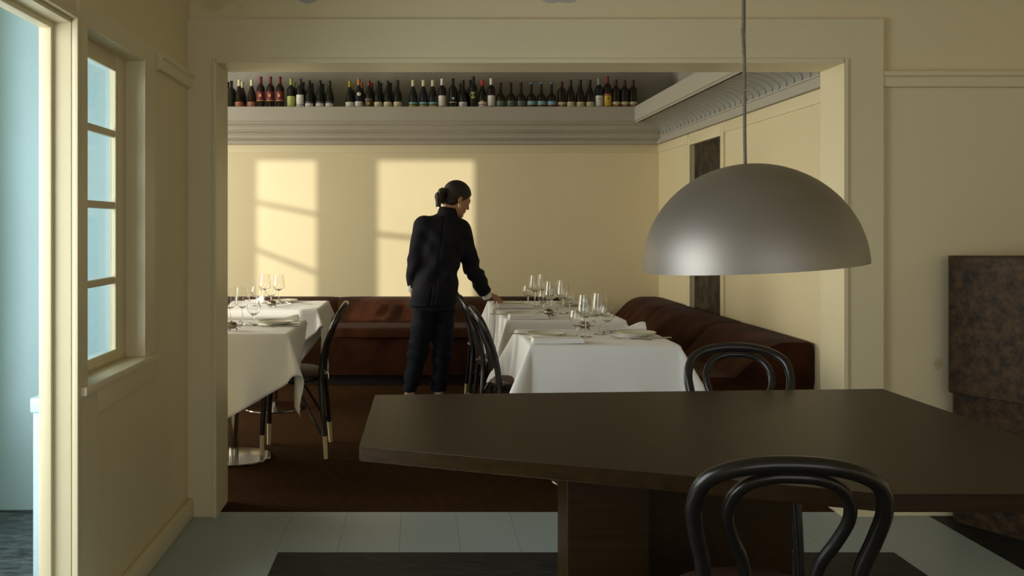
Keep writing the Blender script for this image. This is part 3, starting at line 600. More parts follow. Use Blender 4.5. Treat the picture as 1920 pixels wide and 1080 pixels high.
# ------------------------------------------------------------------ foreground table
ft = thing('large_table', 'large dark wood table with angular top and slab pedestal under the dome lamp', 'table', (0.8, 2.5, 0))
poly = [(-0.159, 2.312), (0.30, 2.195), (0.972, 1.898), (1.62, 1.898), (1.60, 3.13), (-0.155, 3.02)]
poly = [(-0.159, 2.312), (0.972, 1.897), (1.61, 1.897), (1.595, 3.135), (-0.155, 3.02)]
bm = bmesh.new(); prism(bm, poly, 0.702, 0.740); bmesh.ops.bevel(bm, geom=bm.edges[:], offset=0.0025, segments=2, affect='EDGES')
bmesh.ops.translate(bm, verts=bm.verts, vec=(-0.8, -2.5, 0)); link('tabletop', bm_mesh(bm, 'top', True), 'table_wood', ft)
bm = bmesh.new(); prism(bm, [(0.378, 2.35), (0.590, 2.35), (0.590, 2.515), (0.378, 2.515)], 0.0, 0.702); bmesh.ops.bevel(bm, geom=bm.edges[:], offset=0.002, segments=1, affect='EDGES')
bmesh.ops.translate(bm, verts=bm.verts, vec=(-0.8, -2.5, 0)); link('pedestal_slab', bm_mesh(bm, 'slab'), 'table_wood', ft)
bm = bmesh.new(); prism(bm, [(0.592, 2.42), (1.045, 2.55), (1.045, 2.70), (0.592, 2.60)], 0.0, 0.702); bmesh.ops.bevel(bm, geom=bm.edges[:], offset=0.002, segments=1, affect='EDGES')
bmesh.ops.translate(bm, verts=bm.verts, vec=(-0.8, -2.5, 0)); link('pedestal_slab', bm_mesh(bm, 'slab'), 'table_wood', ft)

# marble counter on the right
mc = thing('marble_counter', 'dark brown marble counter block against the right hand wall', 'counter', (2.9, 3.7, 0))
pA = [(2.330, 4.0), (2.80, 3.15), (3.29, 3.15), (3.29, 4.06), (2.36, 4.06)]
bm = bmesh.new(); prism(bm, pA, 0.568, 1.171); bmesh.ops.bevel(bm, geom=bm.edges[:], offset=0.002, segments=1, affect='EDGES'); bmesh.ops.translate(bm, verts=bm.verts, vec=-mc.location); link('counter_top', bm_mesh(bm, 'c'), 'brown_marble', mc)
bm = bmesh.new(); prism(bm, [(2.352, 4.0), (2.82, 3.2), (3.29, 3.2), (3.29, 4.06), (2.38, 4.06)], 0.0, 0.568); bmesh.ops.translate(bm, verts=bm.verts, vec=-mc.location); link('counter_base', bm_mesh(bm, 'c'), 'brown_marble', mc)

# ------------------------------------------------------------------ pendant lamp
lp = thing('pendant_lamp', 'brushed metal half dome pendant lamp hanging over the dark table', 'lamp', at(1411, 499, 2.5), 0)
R_ = 0.294; pr = []
for i in range(25): a = PI / 2 * i / 24; pr.append((R_ * math.cos(a), 0.283 * math.sin(a)))
inn = [((R_ - 0.004) * math.cos(a), 0.279 * math.sin(a)) for a in [PI / 2 * i / 24 for i in range(25)]]
bm = bmesh.new(); lathe(bm, [(R_ - 0.004, -0.002), (R_, -0.002)] + pr, 96); shd = link('lamp_shade', bm_mesh(bm, 'shade', True), 'lamp', lp)
bm = bmesh.new(); lathe(bm, [(R_ - 0.004, -0.002)] + inn, 96); il = link('shade_lining', bm_mesh(bm, 'lining', True), 'lamp_in', lp)
tilt = math.radians(-3.5)
shd.rotation_euler = (0, tilt, 0); il.rotation_euler = (0, tilt, 0)
sk = lobj('lamp_socket', [(0, 0.27), (0.02, 0.27), (0.02, 0.20), (0.0, 0.20)], 'wire', lp, 20)
lobj('bulb', [(0, 0.20), (0.014, 0.20), (0.018, 0.17), (0.032, 0.13), (0.034, 0.11), (0.026, 0.085), (0, 0.075)], 'bulb', lp, 20)
lx, lz = lp.location.x, lp.location.z
ax = at(1397, 309, 2.5)
def cpt(px, py): p = at(px, py, 2.5); return (p.x - lx, 0, p.z - lz)
cz_ = 2.95 - lz
tobj('cord', catmull([cpt(1397.5, 311), cpt(1396.5, 270), cpt(1396, 180), cpt(1395.5, 110), cpt(1392.5, 55), cpt(1394, 0), (cpt(1395, 0)[0], 0, cz_)], 6), 0.0045, 'cord', lp, 10)
tobj('steel_wire', [cpt(1399, 312), cpt(1397.5, 0), (cpt(1398, 0)[0], 0, cz_)], 0.0011, 'wire', lp, 8)
p = cpt(1397, 168); bm = bmesh.new(); box(bm, p[0] - 0.008, p[0] + 0.008, -0.005, 0.005, p[2] - 0.0008, p[2] + 0.0008); link('cord_clip', bm_mesh(bm, 'clip'), 'steel', lp)
lobj('ceiling_rose', [(0, cz_ - 0.03), (0.05, cz_ - 0.028), (0.055, cz_), (0, cz_)], 'lamp', lp, 24, (cpt(1395, 0)[0], 0, 0))

# ------------------------------------------------------------------ dining tables, cloths
TH = 0.735
def smoothstep(a, b, x): x = max(0, min(1, (x - a) / (b - a))); return x * x * (3 - 2 * x)
def make_base(label, x, y, grp='pedestal tables under white cloths'):
    t = thing('pedestal_table', label, 'table', (x, y, 0), 0, grp)
    lobj('base_plate', [(0, 0.0), (0.205, 0.0), (0.21, 0.004), (0.205, 0.010), (0.06, 0.016), (0, 0.016)], 'steel', t, 48)
    lobj('post', [(0, 0.012), (0.026, 0.012), (0.026, 0.70), (0, 0.70)], 'steel', t, 24)
    return t
def cloth(name, label, x0, x1, y0, y1, S, rot, off=(0, 0), seed=0, al_c=0.42, n=84, al_e=0.05):
    rnd = random.Random(seed); ph = [rnd.uniform(0, 6) for _ in range(6)]
    cx, cy = (x0 + x1) / 2, (y0 + y1) / 2; c, s = math.cos(rot), math.sin(rot); bm = bmesh.new(); V = []
    for i in range(n + 1):
        rowv = []
        for j in range(n + 1):
            u = (i / n - 0.5) * S; v = (j / n - 0.5) * S
            px, py = cx + off[0] + u * c - v * s, cy + off[1] + u * s + v * c
            qx, qy = min(max(px, x0), x1), min(max(py, y0), y1)
            dx, dy = px - qx, py - qy; d = math.hypot(dx, dy)
            if d < 1e-6: rowv.append(bm.verts.new((px, py, TH + 0.004 + 0.0004 * math.sin(px * 30 + ph[0])))); continue
            nx_, ny_ = dx / d, dy / d
            corner = abs(nx_ * ny_) * 2           # 0 at edges, 1 at diagonal
            tcoord = (px if abs(ny_) > abs(nx_) else py)
            al = al_e + al_c * corner ** 1.5
            al += 0.05 * math.sin(tcoord * 17 + ph[1]) * smoothstep(0.05, 0.4, d) * (1 - corner) + 0.03 * math.sin(tcoord * 31 + ph[2]) * smoothstep(0.1, 0.5, d) * (1 - corner)
            # tension ridges beside the corners
            near = min(abs(px - x0), abs(px - x1)) if abs(ny_) > abs(nx_) else min(abs(py - y0), abs(py - y1))
            al += (0.10 * math.exp(-near / 0.06) if corner < 0.01 else 0.10 * (1 - corner)) * smoothstep(0.02, 0.3, d)
            al = max(0.015, al)
            r = 0.010
            if d < r * PI / 2: out = r * math.sin(d / r); dz = r * (1 - math.cos(d / r))
            else: e = d - r * PI / 2; out = r + e * math.sin(al); dz = r + e * math.cos(al)
            az = math.atan2(ny_, nx_)
            if corner > 0:    # fold: pull the fan together towards its ridge
                mid = math.atan2(math.copysign(1, ny_), math.copysign(1, nx_)); k = smoothstep(0.0, 0.35, d) * 0.55 * (corner ** 0.5)
                az = az + (mid - az) * k * (abs(az - mid) / (PI / 4))
            z = TH + 0.004 - dz
            if z < 0.03: z = 0.03
            rowv.append(bm.verts.new((qx + math.cos(az) * out, qy + math.sin(az) * out, z)))
        V.append(rowv)
    for i in range(n):
        for j in range(n): bm.faces.new((V[i][j], V[i + 1][j], V[i + 1][j + 1], V[i][j + 1]))
    bmesh.ops.translate(bm, verts=bm.verts, vec=(-cx, -cy, -TH))
    o = link(name, bm_mesh(bm, name, 'all', recalc=False), 'linen'); o.location = (cx, cy, TH)
    tag(o, label, 'tablecloth', 'white tablecloths')
    md = o.modifiers.new('thick', 'SOLIDIFY'); md.thickness = 0.0008; md.offset = 1
    return o
tabs = {'L1': (-1.41, -0.70, 4.75, 5.46), 'L2': (-1.41, -0.705, 6.14, 6.86), 'A': (0.52, 1.222, 4.30, 4.96), 'B': (0.515, 1.222, 5.44, 6.10), 'C': (0.505, 1.222, 6.13, 6.84)}
tl = {'L1': 'front left', 'L2': 'rear left', 'A': 'nearest right', 'B': 'middle right', 'C': 'farthest right'}
for k, (x0, x1, y0, y1) in tabs.items():
    cx, cy = (x0 + x1) / 2, (y0 + y1) / 2
    t = make_base('round steel base table hidden under the %s white tablecloth' % tl[k] if k != 'L1' else 'table on shiny round steel base showing below the front left tablecloth', cx, cy)
    bm = boxes([(x0 - cx, x1 - cx, y0 - cy, y1 - cy, 0.70, TH)], 0.003); link('tabletop', bm_mesh(bm, 'top'), 'table_wood', t)
cloth('tablecloth', 'white tablecloth with long diagonal hem on the front left table beside the jamb', *tabs['L1'], 1.38, math.radians(30), seed=1, off=(-0.14, -0.11))
cloth('tablecloth', 'white tablecloth on the rear left table in front of the back banquette', *tabs['L2'], 1.25, math.radians(38), seed=2)
cloth('tablecloth', 'white tablecloth of the nearest right hand table, lit cool grey on its front', *tabs['A'], 1.20, math.radians(6), seed=3, al_c=0.55)
cloth('tablecloth', 'white tablecloth of the middle table in the right hand row', *tabs['B'], 1.20, math.radians(14), seed=4)
cloth('tablecloth', 'white tablecloth of the farthest right table, under the hand of the person', *tabs['C'], 1.20, math.radians(12), seed=5)

# tableware
TZ = TH + 0.0062
def glass_mesh(outer, th=0.0008):
    """outer: bowl profile from stem joint up; stem and foot added"""
    foot = [(0, 0.0), (0.031, 0.0), (0.034, 0.0012), (0.030, 0.0025), (0.010, 0.0055), (0.0042, 0.010), (0.0036, 0.02), (0.0034, outer[0][1] - 0.012), (0.005, outer[0][1] - 0.002)]
    inner = [(max(0, r - th), z + (0.0008 if i == 0 else 0)) for i, (r, z) in enumerate(outer)]
    prof = foot + outer[1:] + inner[:0:-1] + [(0, outer[0][1] + 0.004)]
    bm = bmesh.new(); lathe(bm, prof, 28); bmesh.ops.remove_doubles(bm, verts=bm.verts, dist=1e-7); bmesh.ops.recalc_face_normals(bm, faces=bm.faces)
    me = bm_mesh(bm, 'glass', True, recalc=False); me.materials.append(M['glass']); return me
big = glass_mesh([(0.004, 0.095), (0.012, 0.099), (0.026, 0.107), (0.038, 0.117), (0.0425, 0.124), (0.0425, 0.128), (0.0405, 0.150), (0.0375, 0.175), (0.0345, 0.200), (0.0325, 0.214)])
small = glass_mesh([(0.004, 0.055), (0.014, 0.060), (0.026, 0.069), (0.0345, 0.083), (0.0368, 0.097), (0.0355, 0.112), (0.0325, 0.126), (0.0300, 0.138)])
GL = [(1098, 4.60, 'b', 'left of the two tall wine glasses on the nearest right table'), (1124.5, 4.71, 'b', 'right of the two tall wine glasses on the nearest right table'),
      (1081.5, 4.56, 's', 'small goblet left of the tall glasses on the nearest right table'), (1139, 4.78, 's', 'small goblet right of the tall glasses on the nearest right table'),
      (1033, 5.73, 'b', 'left of the two tall wine glasses on the middle right table'), (1055.5, 5.82, 'b', 'right of the two tall wine glasses on the middle right table'),
      (1019, 5.93, 's', 'small goblet left of the tall glasses on the middle right table'), (1068, 5.88, 's', 'small goblet right of the tall glasses on the middle right table'),
      (1003, 6.43, 'b', 'left of the two tall wine glasses on the farthest right table'), (1018.5, 6.55, 'b', 'right of the two tall wine glasses on the farthest right table'),
      (990, 6.46, 's', 'small goblet left of the tall glasses on the farthest right table'), (1036, 6.62, 's', 'small goblet right of the tall glasses on the farthest right table'),
      (497, 6.62, 'b', 'left of the two tall wine glasses on the rear left table'), (523, 6.57, 'b', 'right of the two tall wine glasses on the rear left table'),
      (481, 6.40, 's', 'small goblet left of the tall glasses on the rear left table'), (508, 6.47, 's', 'small goblet between the tall glasses on the rear left table'),
      (455, 5.15, 'b', 'tall wine glass on the front left table, nearer its plate'), (432, 5.12, 'b', 'tall wine glass on the front left table, half hidden by the jamb'),
      (476, 5.14, 's', 'small goblet in front of the napkin on the front left table')]
for px, Y, k, lab in GL:
    o = bpy.data.objects.new('wine_glass' if k == 'b' else 'goblet', big if k == 'b' else small); C.objects.link(o)
    o.location = ((px - VX) / F * Y, Y, TZ); tag(o, lab, 'glass', 'clear stemmed glasses')
pl0 = None
plates = [(518.5, 5.20, 'pale plate with green rim on the front left table'), (533, 6.70, 'pale plate on the rear left table near the bench'), (1025, 4.62, 'pale plate behind the napkin at left of the nearest right table'),
          (1193, 4.66, 'pale plate at the right of the nearest right table beside the fork'), (977, 5.68, 'pale plate at left of the middle right table'), (957, 6.50, 'pale plate by the hand of the person on the farthest table'),
          (1108, 5.72, 'pale plate at right side of the middle right table'), (1068, 6.42, 'pale plate at right side of the farthest right table')]
for px, Y, lab in plates:
    if pl0 is None:
        pl0 = thing('plate', lab, 'plate', (0, 0, 0), 0, 'place setting plates')
        bm = bmesh.new(); lathe(bm, [(0, 0), (0.055, 0), (0.062, 0.003), (0.099, 0.017), (0.100, 0.0185), (0.098, 0.0195), (0.062, 0.0065), (0, 0.004)], 48); link('dish', bm_mesh(bm, 'dish', True), 'china', pl0)
        bm = bmesh.new(); lathe(bm, [(0.0945, 0.0188), (0.0985, 0.0204), (0.1008, 0.0190), (0.0990, 0.0160)], 48); link('rim_band', bm_mesh(bm, 'rimb', True), 'rim', pl0)
        p_ = pl0
    else: p_ = dup(pl0, (0, 0, 0), 0, lab)
    p_.location = ((px - VX) / F * Y, Y, TZ)
# napkins
def napkin_flat(x, y, w_, d_, lab, rz=0.0):
    bm = bmesh.new(); n = 18
    lay = 3
    for l in range(lay):
        z0 = l * 0.008; z1 = z0 + 0.0085; ww = w_ / 2 * (1 - 0.015 * l); dd = d_ / 2 * (1 - 0.02 * l)
        prof = [(-dd, z0), (-dd - 0.004, (z0 + z1) / 2), (-dd, z1), (dd, z1), (dd + 0.001, (z0 + z1) / 2), (dd, z0)]
        rings = []
        for i in range(n + 1):
            tx = -ww + 2 * ww * i / n
            rings.append([bm.verts.new((tx, u, z + 0.0008 * math.sin(tx * 22 + l + u * 20))) for u, z in prof])
        for A, B in zip(rings, rings[1:]):
            for k in range(6): bm.faces.new((A[k], A[(k + 1) % 6], B[(k + 1) % 6], B[k]))
        bm.faces.new(rings[0]); bm.faces.new(rings[-1][::-1])
    bmesh.ops.translate(bm, verts=bm.verts, vec=(0, 0, 0.0008))
    o = link('napkin', bm_mesh(bm, 'napkin', True), 'napkin'); o.location = (x, y, TZ); o.rotation_euler = (0, 0, rz); tag(o, lab, 'napkin', 'white folded napkins'); return o
def napkin_roll(x, y, L_, r, lab, rz=0.0, flare=1.5, hgt=1.0):
    bm = bmesh.new(); n = 20; m_ = 22; rings = []
    for i in range(n + 1):
        s = i / n; rr = r * (0.8 + (flare - 0.8) * smoothstep(0.55, 0.95, s)) ; ring = []
        for k in range(m_):
            a = 2 * PI * k / m_; q = rr * (1 + 0.16 * math.sin(3 * a + s * 3) + 0.07 * math.sin(7 * a + s * 5))
            ring.append(bm.verts.new((-L_ / 2 + L_ * s, q * math.cos(a) * 1.25, max(0.001, rr * 0.95 * hgt + q * hgt * math.sin(a)))))
        rings.append(ring)
    for A, B in zip(rings, rings[1:]):
        for k in range(m_): bm.faces.new((A[k], A[(k + 1) % m_], B[(k + 1) % m_], B[k]))
    bm.faces.new(rings[0]); 
    c = bm.verts.new((L_ / 2 - 0.03, 0, r)); R_l = rings[-1]
    for k in range(m_): bm.faces.new((R_l[k], R_l[(k + 1) % m_], c))
    o = link('napkin', bm_mesh(bm, 'napkin', True), 'napkin'); o.location = (x, y, TZ); o.rotation_euler = (0, 0, rz); tag(o, lab, 'napkin', 'white folded napkins'); return o
def wxy(px, Y): return (px - VX) / F * Y, Y
napkin_flat(*wxy(1045, 4.37), 0.245, 0.095, 'flat folded napkin at the front edge of the nearest right table')
napkin_flat(*wxy(990, 5.51), 0.235, 0.10, 'flat folded napkin at the front left edge of the middle right table', 0.02)
napkin_flat(*wxy(966, 6.24), 0.235, 0.10, 'flat folded napkin nearest the hand of the standing person', 0.03)
napkin_roll(*wxy(1168, 4.86), 0.235, 0.016, 'rolled napkin behind the right plate on the nearest right table', 0.03, 1.7, 0.85)
napkin_roll(*wxy(522, 5.375), 0.235, 0.014, 'rolled napkin behind the plate on the front left table', 0.04, 1.6, 0.8)
napkin_roll(*wxy(478, 6.62), 0.13, 0.018, 'crumpled napkin behind the small goblet on the rear left table', 0.2, 1.6)
napkin_roll(*wxy(1112, 5.92), 0.17, 0.014, 'rolled napkin at the right of the middle right table', 0.05, 1.8, 0.9)
napkin_roll(*wxy(1083, 6.62), 0.14, 0.014, 'rolled napkin at the back right of the farthest right table', 0.05, 1.8, 0.9)
# cutlery
def flat_strip(bm, pts, wd, th=0.0016):
    L_ = []
    for (x, y, z), w_ in zip(pts, wd): L_.append([bm.verts.new((x - w_, y, z)), bm.verts.new((x + w_, y, z)), bm.verts.new((x + w_ * 0.8, y, z + th)), bm.verts.new((x - w_ * 0.8, y, z + th))])
    for A, B in zip(L_, L_[1:]):
        for k in range(4): bm.faces.new((A[k], A[(k + 1) % 4], B[(k + 1) % 4], B[k]))
    bm.faces.new(L_[0]); bm.faces.new(L_[-1][::-1])
def fork_mesh():
    bm = bmesh.new()
    flat_strip(bm, [(0, -0.10, 0.001), (0, -0.06, 0.002), (0, 0.02, 0.008), (0, 0.035, 0.007), (0, 0.055, 0.003), (0, 0.06, 0.003)], [0.009, 0.006, 0.003, 0.005, 0.011, 0.012])
    for k in range(4):
        x = -0.009 + k * 0.006
        flat_strip(bm, [(x, 0.058, 0.003), (x, 0.08, 0.005), (x, 0.10, 0.013)], [0.0018, 0.0016, 0.0010])
    me = bm_mesh(bm, 'fork'); me.materials.append(M['steel']); return me
def knife_mesh():
    bm = bmesh.new()
    flat_strip(bm, [(0, -0.11, 0.001), (0, -0.03, 0.001), (0, 0.0, 0.001), (0, 0.06, 0.001), (0.002, 0.095, 0.001), (0.004, 0.11, 0.001)], [0.007, 0.005, 0.004, 0.009, 0.008, 0.002], 0.004)
    me = bm_mesh(bm, 'knife'); me.materials.append(M['steel']); return me
fm, km = fork_mesh(), knife_mesh()
for nm, px, Y, rz, lab in (('fork', 1184, 4.50, 70, 'fork in front of the right plate on the nearest right table'), ('knife', 1220, 4.53, 100, 'knife in front of the right plate on the nearest right table'),
                           ('fork', 490, 5.10, 55, 'fork left of the plate on the front left table'), ('knife', 523, 5.075, 95, 'knife in front of the plate on the front left table'),
                           ('knife', 992, 4.70, 80, 'knife at the left edge of the nearest right table'), ('fork', 561, 6.55, 80, 'fork right of the plate on the rear left table'),
                           ('knife', 951, 5.75, 80, 'knife at left edge of the middle right table')):
    o = bpy.data.objects.new(nm, fm if nm == 'fork' else km); C.objects.link(o); o.location = (*wxy(px, Y), TZ); o.rotation_euler = (0, 0, math.radians(rz)); tag(o, lab, nm, 'cutlery on the cloth tables')
sd0 = None
for px, Y, lab in ((509.5, 6.28, 'small footed silver salt dish with ring handle on the rear left table'), (434, 4.87, 'small silver salt dish with ring handle beside the left jamb'),
                   (1096, 5.02 - 0.14, 'small silver salt dish behind the glasses on the nearest right table'), (1029, 5.62, 'small silver salt dish on the middle right table')):
    if sd0 is None:
        sd0 = thing('salt_dish', lab, 'salt dish', (0, 0, 0), 0, 'silver salt dishes')
        bm = bmesh.new(); lathe(bm, [(0, 0.010), (0.018, 0.012), (0.030, 0.022), (0.032, 0.030), (0.029, 0.038), (0.024, 0.044), (0.012, 0.048), (0.004, 0.049), (0.004, 0.054), (0, 0.056)], 24); link('bowl', bm_mesh(bm, 'bowl', True), 'silver', sd0)
        tobj('handle', catmull([(0.030, 0, 0.026), (0.045, 0, 0.022), (0.058, 0, 0.034), (0.056, 0, 0.048), (0.044, 0, 0.052), (0.036, 0, 0.044)], 5), 0.002, 'silver', sd0, 8)
        for k in range(3):
            a = 2 * PI * k / 3 + 0.4; tobj('foot', [(0.022 * math.cos(a), 0.022 * math.sin(a), 0.020), (0.030 * math.cos(a), 0.030 * math.sin(a), 0.003)], [0.0028, 0.004], 'silver', sd0, 8)
        o = sd0
    else: o = dup(sd0, (0, 0, 0), 0, lab)
    o.location = (*wxy(px, Y), TZ)

# ------------------------------------------------------------------ person (signed distance fields -> one surface each)
class Field:
    def __init__(s, lo, hi, res):
        s.lo = np.array(lo, float); s.res = res; s.n = np.ceil((np.array(hi) - s.lo) / res).astype(int) + 1
        s.f = np.full(s.n, 0.5, np.float32)
    def win(s, lo, hi):
        a = np.clip(np.floor((np.array(lo) - s.lo) / s.res).astype(int), 0, s.n - 1); b = np.clip(np.ceil((np.array(hi) - s.lo) / s.res).astype(int) + 1, 1, s.n)
        ax_ = [(s.lo[i] + s.res * np.arange(a[i], b[i])).astype(np.float32) for i in range(3)]
        return tuple(slice(a[i], b[i]) for i in range(3)), np.meshgrid(*ax_, indexing='ij')
    def union(s, sl, d, k):
        a = s.f[sl]; h = np.maximum(k - np.abs(a - d), 0) / k if k > 0 else 0
        s.f[sl] = np.minimum(a, d) - (h * h * k / 4 if k > 0 else 0)
    def sub(s, sl, d, k=0.004):
        a = s.f[sl]; b = -d; h = np.maximum(k - np.abs(a - b), 0) / k; s.f[sl] = np.maximum(a, b) + h * h * k / 4
    def cone(s, a, b, r1, r2, k=0.02, sub=False):
        a = np.array(a, float); b = np.array(b, float); m = max(r1, r2) + 0.05
        sl, (X, Y, Z) = s.win(np.minimum(a, b) - m, np.maximum(a, b) + m)
        ab = b - a; L2 = max(ab @ ab, 1e-9); t = np.clip(((X - a[0]) * ab[0] + (Y - a[1]) * ab[1] + (Z - a[2]) * ab[2]) / L2, 0, 1)
        d = np.sqrt((X - a[0] - t * ab[0]) ** 2 + (Y - a[1] - t * ab[1]) ** 2 + (Z - a[2] - t * ab[2]) ** 2) - (r1 + (r2 - r1) * t)
        s.sub(sl, d) if sub else s.union(sl, d, k)
    def ell(s, c, R, rad, k=0.02, sub=False, clip=None):
        c = np.array(c, float); R = np.array(R, float); m = max(rad) + 0.04
        sl, (X, Y, Z) = s.win(c - m, c + m); P = np.stack([X - c[0], Y - c[1], Z - c[2]], -1) @ R
        q = P / np.array(rad); k0 = np.linalg.norm(q, axis=-1); k1 = np.linalg.norm(P / (np.array(rad) ** 2), axis=-1) + 1e-9
        d = k0 * (k0 - 1) / k1
        if clip is not None: d = np.maximum(d, clip(P[..., 0], P[..., 1], P[..., 2]))
        s.sub(sl, d) if sub else s.union(sl, d, k)
    def loft(s, secs, k=0.03, fold=None, pw=2.2):
        z = np.array([q[0] for q in secs]); o = np.argsort(z); z = z[o]; A = np.array([q[1:] for q in secs])[o]
        lo = (min(A[:, 0] - A[:, 2]) - 0.05, min(A[:, 1] - A[:, 3]) - 0.05, z[0] - 0.04); hi = (max(A[:, 0] + A[:, 2]) + 0.05, max(A[:, 1] + A[:, 3]) + 0.05, z[-1] + 0.04)
        sl, (X, Y, Z) = s.win(lo, hi); zz_ = Z[0, 0, :]
        cx, cy, rx, ry = (np.interp(zz_, z, A[:, i]) for i in range(4))
        g = (np.abs((X - cx) / rx) ** pw + np.abs((Y - cy) / ry) ** pw) ** (1 / pw)
        d = (g - 1) * np.minimum(rx, ry); d = np.maximum(d, np.maximum(Z - z[-1], z[0] - Z))
        s.union(sl, d.astype(np.float32), k)
    def disp(s, fn):
        sl, (X, Y, Z) = s.win(s.lo, s.lo + s.res * s.n); s.f += fn(X, Y, Z).astype(np.float32)
    def cut(s, fn):
        sl, (X, Y, Z) = s.win(s.lo, s.lo + s.res * s.n); s.f = np.maximum(s.f, fn(X, Y, Z)).astype(np.float32)
    def mesh(s, name, smooth=True):
        f = s.f; f[0], f[-1] = 1, 1; f[:, 0], f[:, -1] = 1, 1; f[:, :, 0], f[:, :, -1] = 1, 1
        I = f < 0; nx_, ny_, nz_ = (d - 1 for d in f.shape)
        cnt = np.zeros((nx_, ny_, nz_), np.uint8)
        for i in (0, 1):
            for j in (0, 1):
                for k in (0, 1): cnt += I[i:i + nx_, j:j + ny_, k:k + nz_]
        act = (cnt > 0) & (cnt < 8); idx = np.argwhere(act); num = len(idx); mp = np.full(act.shape, -1, np.int64); mp[act] = np.arange(num)
        S = np.zeros((num, 3)); W = np.zeros(num)
        cs = [(i, j, k) for i in (0, 1) for j in (0, 1) for k in (0, 1)]
        val = {c: f[idx[:, 0] + c[0], idx[:, 1] + c[1], idx[:, 2] + c[2]].astype(float) for c in cs}
        for c in cs:
            for a_ in range(3):
                if c[a_] == 0:
                    e = list(c); e[a_] = 1; e = tuple(e); v0, v1 = val[c], val[e]; m_ = (v0 < 0) != (v1 < 0)
                    t_ = np.where(m_, v0 / np.where(m_, v0 - v1, 1), 0)
                    P = np.array(c, float)[None].repeat(num, 0); P[:, a_] = t_
                    S += P * m_[:, None]; W += m_
        V = s.lo + s.res * (idx + S / W[:, None])
        faces = []
        for a_ in range(3):
            b_, c_ = (a_ + 1) % 3, (a_ + 2) % 3
            s0 = [slice(1, -1)] * 3; s0[a_] = slice(0, -1); s1 = list(s0); s1[a_] = slice(1, None)
            i0, i1 = I[tuple(s0)], I[tuple(s1)]
            for flip, mm in ((False, i0 & ~i1), (True, ~i0 & i1)):
                g = np.argwhere(mm); 
                if not len(g): continue
                off = np.ones(3, int); off[a_] = 0; g = g + off
                def cell(db, dc):
                    h = g.copy(); h[:, b_] -= db; h[:, c_] -= dc; return mp[h[:, 0], h[:, 1], h[:, 2]]
                q = np.stack([cell(1, 1), cell(0, 1), cell(0, 0), cell(1, 0)], 1)
                if flip: q = q[:, ::-1]
                faces.append(q)
        Fq = np.concatenate(faces)
        me = bpy.data.meshes.new(name); me.from_pydata(V.tolist(), [], Fq.tolist()); me.validate(); me.update()
        me.shade_smooth(); return me
PY = 6.17
def J(px, py, dy=0.0): return np.array(at(px, py, PY + dy))
LSH, LEL, LWR, LHD = J(793, 424, -0.02), J(778, 488, -0.03), J(773, 540, 0.05), J(772, 560, 0.09)
RSH, REL, RWR, RHD = J(864, 431, 0.04), J(884, 500, 0.07), J(911, 551, 0.20), J(924, 560, 0.24)
LHP, RHP = J(797, 575, -0.01), J(833, 575, 0.02)
LKN, LAN = J(785, 655, 0.02), np.array([*J(763, 735, 0.0)[:2], 0.09])
RKN, RAN = J(829, 655, 0.03), np.array([*J(820, 735, 0.02)[:2], 0.09])
# head frame: x forward, y left, z up
yaw, pit = math.radians(22), math.radians(24)
RH = (Matrix.Rotation(yaw, 3, 'Z') @ Matrix.Rotation(pit, 3, 'Y'))
HR = np.array(RH); HC = J(857, 372, 0.03)
def hp(x, y, z): return HC + HR @ np.array((x, y, z))
lo, hi = (-0.24, 5.95, -0.005), (0.62, 6.62, 1.64)
B = Field(lo, hi, 0.0045)
def face_prims(B):
    B.ell(hp(-0.012, 0, 0.028), HR, (0.094, 0.073, 0.086), 0.02)
    B.ell(hp(0.030, 0, -0.030), HR, (0.060, 0.056, 0.076), 0.03)
    B.cone(hp(0.030, 0.036, -0.060), hp(0.062, 0.010, -0.094), 0.020, 0.018, 0.02); B.cone(hp(0.030, -0.036, -0.060), hp(0.062, -0.010, -0.094), 0.020, 0.018, 0.02)
    B.ell(hp(0.072, 0, -0.098), HR, (0.016, 0.018, 0.014), 0.015)
    B.cone(hp(0.083, 0, 0.008), hp(0.103, 0, -0.030), 0.007, 0.0095, 0.012)
    B.cone(hp(0.092, 0.010, -0.034), hp(0.092, -0.010, -0.034), 0.007, 0.007, 0.008)
    B.cone(hp(0.080, 0.026, 0.016), hp(0.084, -0.026, 0.016), 0.008, 0.008, 0.012)
    for s in (-1, 1):
        B.ell(hp(0.086, s * 0.030, 0.000), HR, (0.012, 0.013, 0.008), sub=True)
        B.ell(hp(0.077, s * 0.030, -0.001), HR, (0.012, 0.012, 0.010), 0.003)
        B.ell(hp(-0.004, s * 0.072, -0.010), HR, (0.016, 0.008, 0.029), 0.006)
        B.ell(hp(-0.002, s * 0.082, -0.008), HR, (0.009, 0.006, 0.017), sub=True)
    B.cone(hp(0.086, 0.014, -0.058), hp(0.086, -0.014, -0.058), 0.006, 0.006, 0.006)
    B.cone(hp(0.083, 0.012, -0.070), hp(0.083, -0.012, -0.070), 0.0068, 0.0068, 0.006)
face_prims(B)
NK = J(842, 398, 0.02)
B.cone(hp(-0.035, 0, -0.045), NK, 0.046, 0.046, 0.02); B.cone(NK, J(834, 415, 0.0), 0.046, 0.044, 0.01)
B.cone(LSH, RSH, 0.040, 0.040, 0.02)
B.loft([(1.34, 0.150, 6.18, 0.05, 0.04), (1.30, 0.148, 6.17, 0.135, 0.075), (1.14, 0.130, 6.17, 0.125, 0.09), (0.98, 0.105, 6.17, 0.115, 0.085), (0.80, 0.085, 6.17, 0.145, 0.105)], 0.05)
for a, b, c_ in ((LSH, LEL, LWR), (RSH, REL, RWR)):
    B.cone(a, b, 0.045, 0.036, 0.03); B.cone(b, c_, 0.036, 0.025, 0.02)
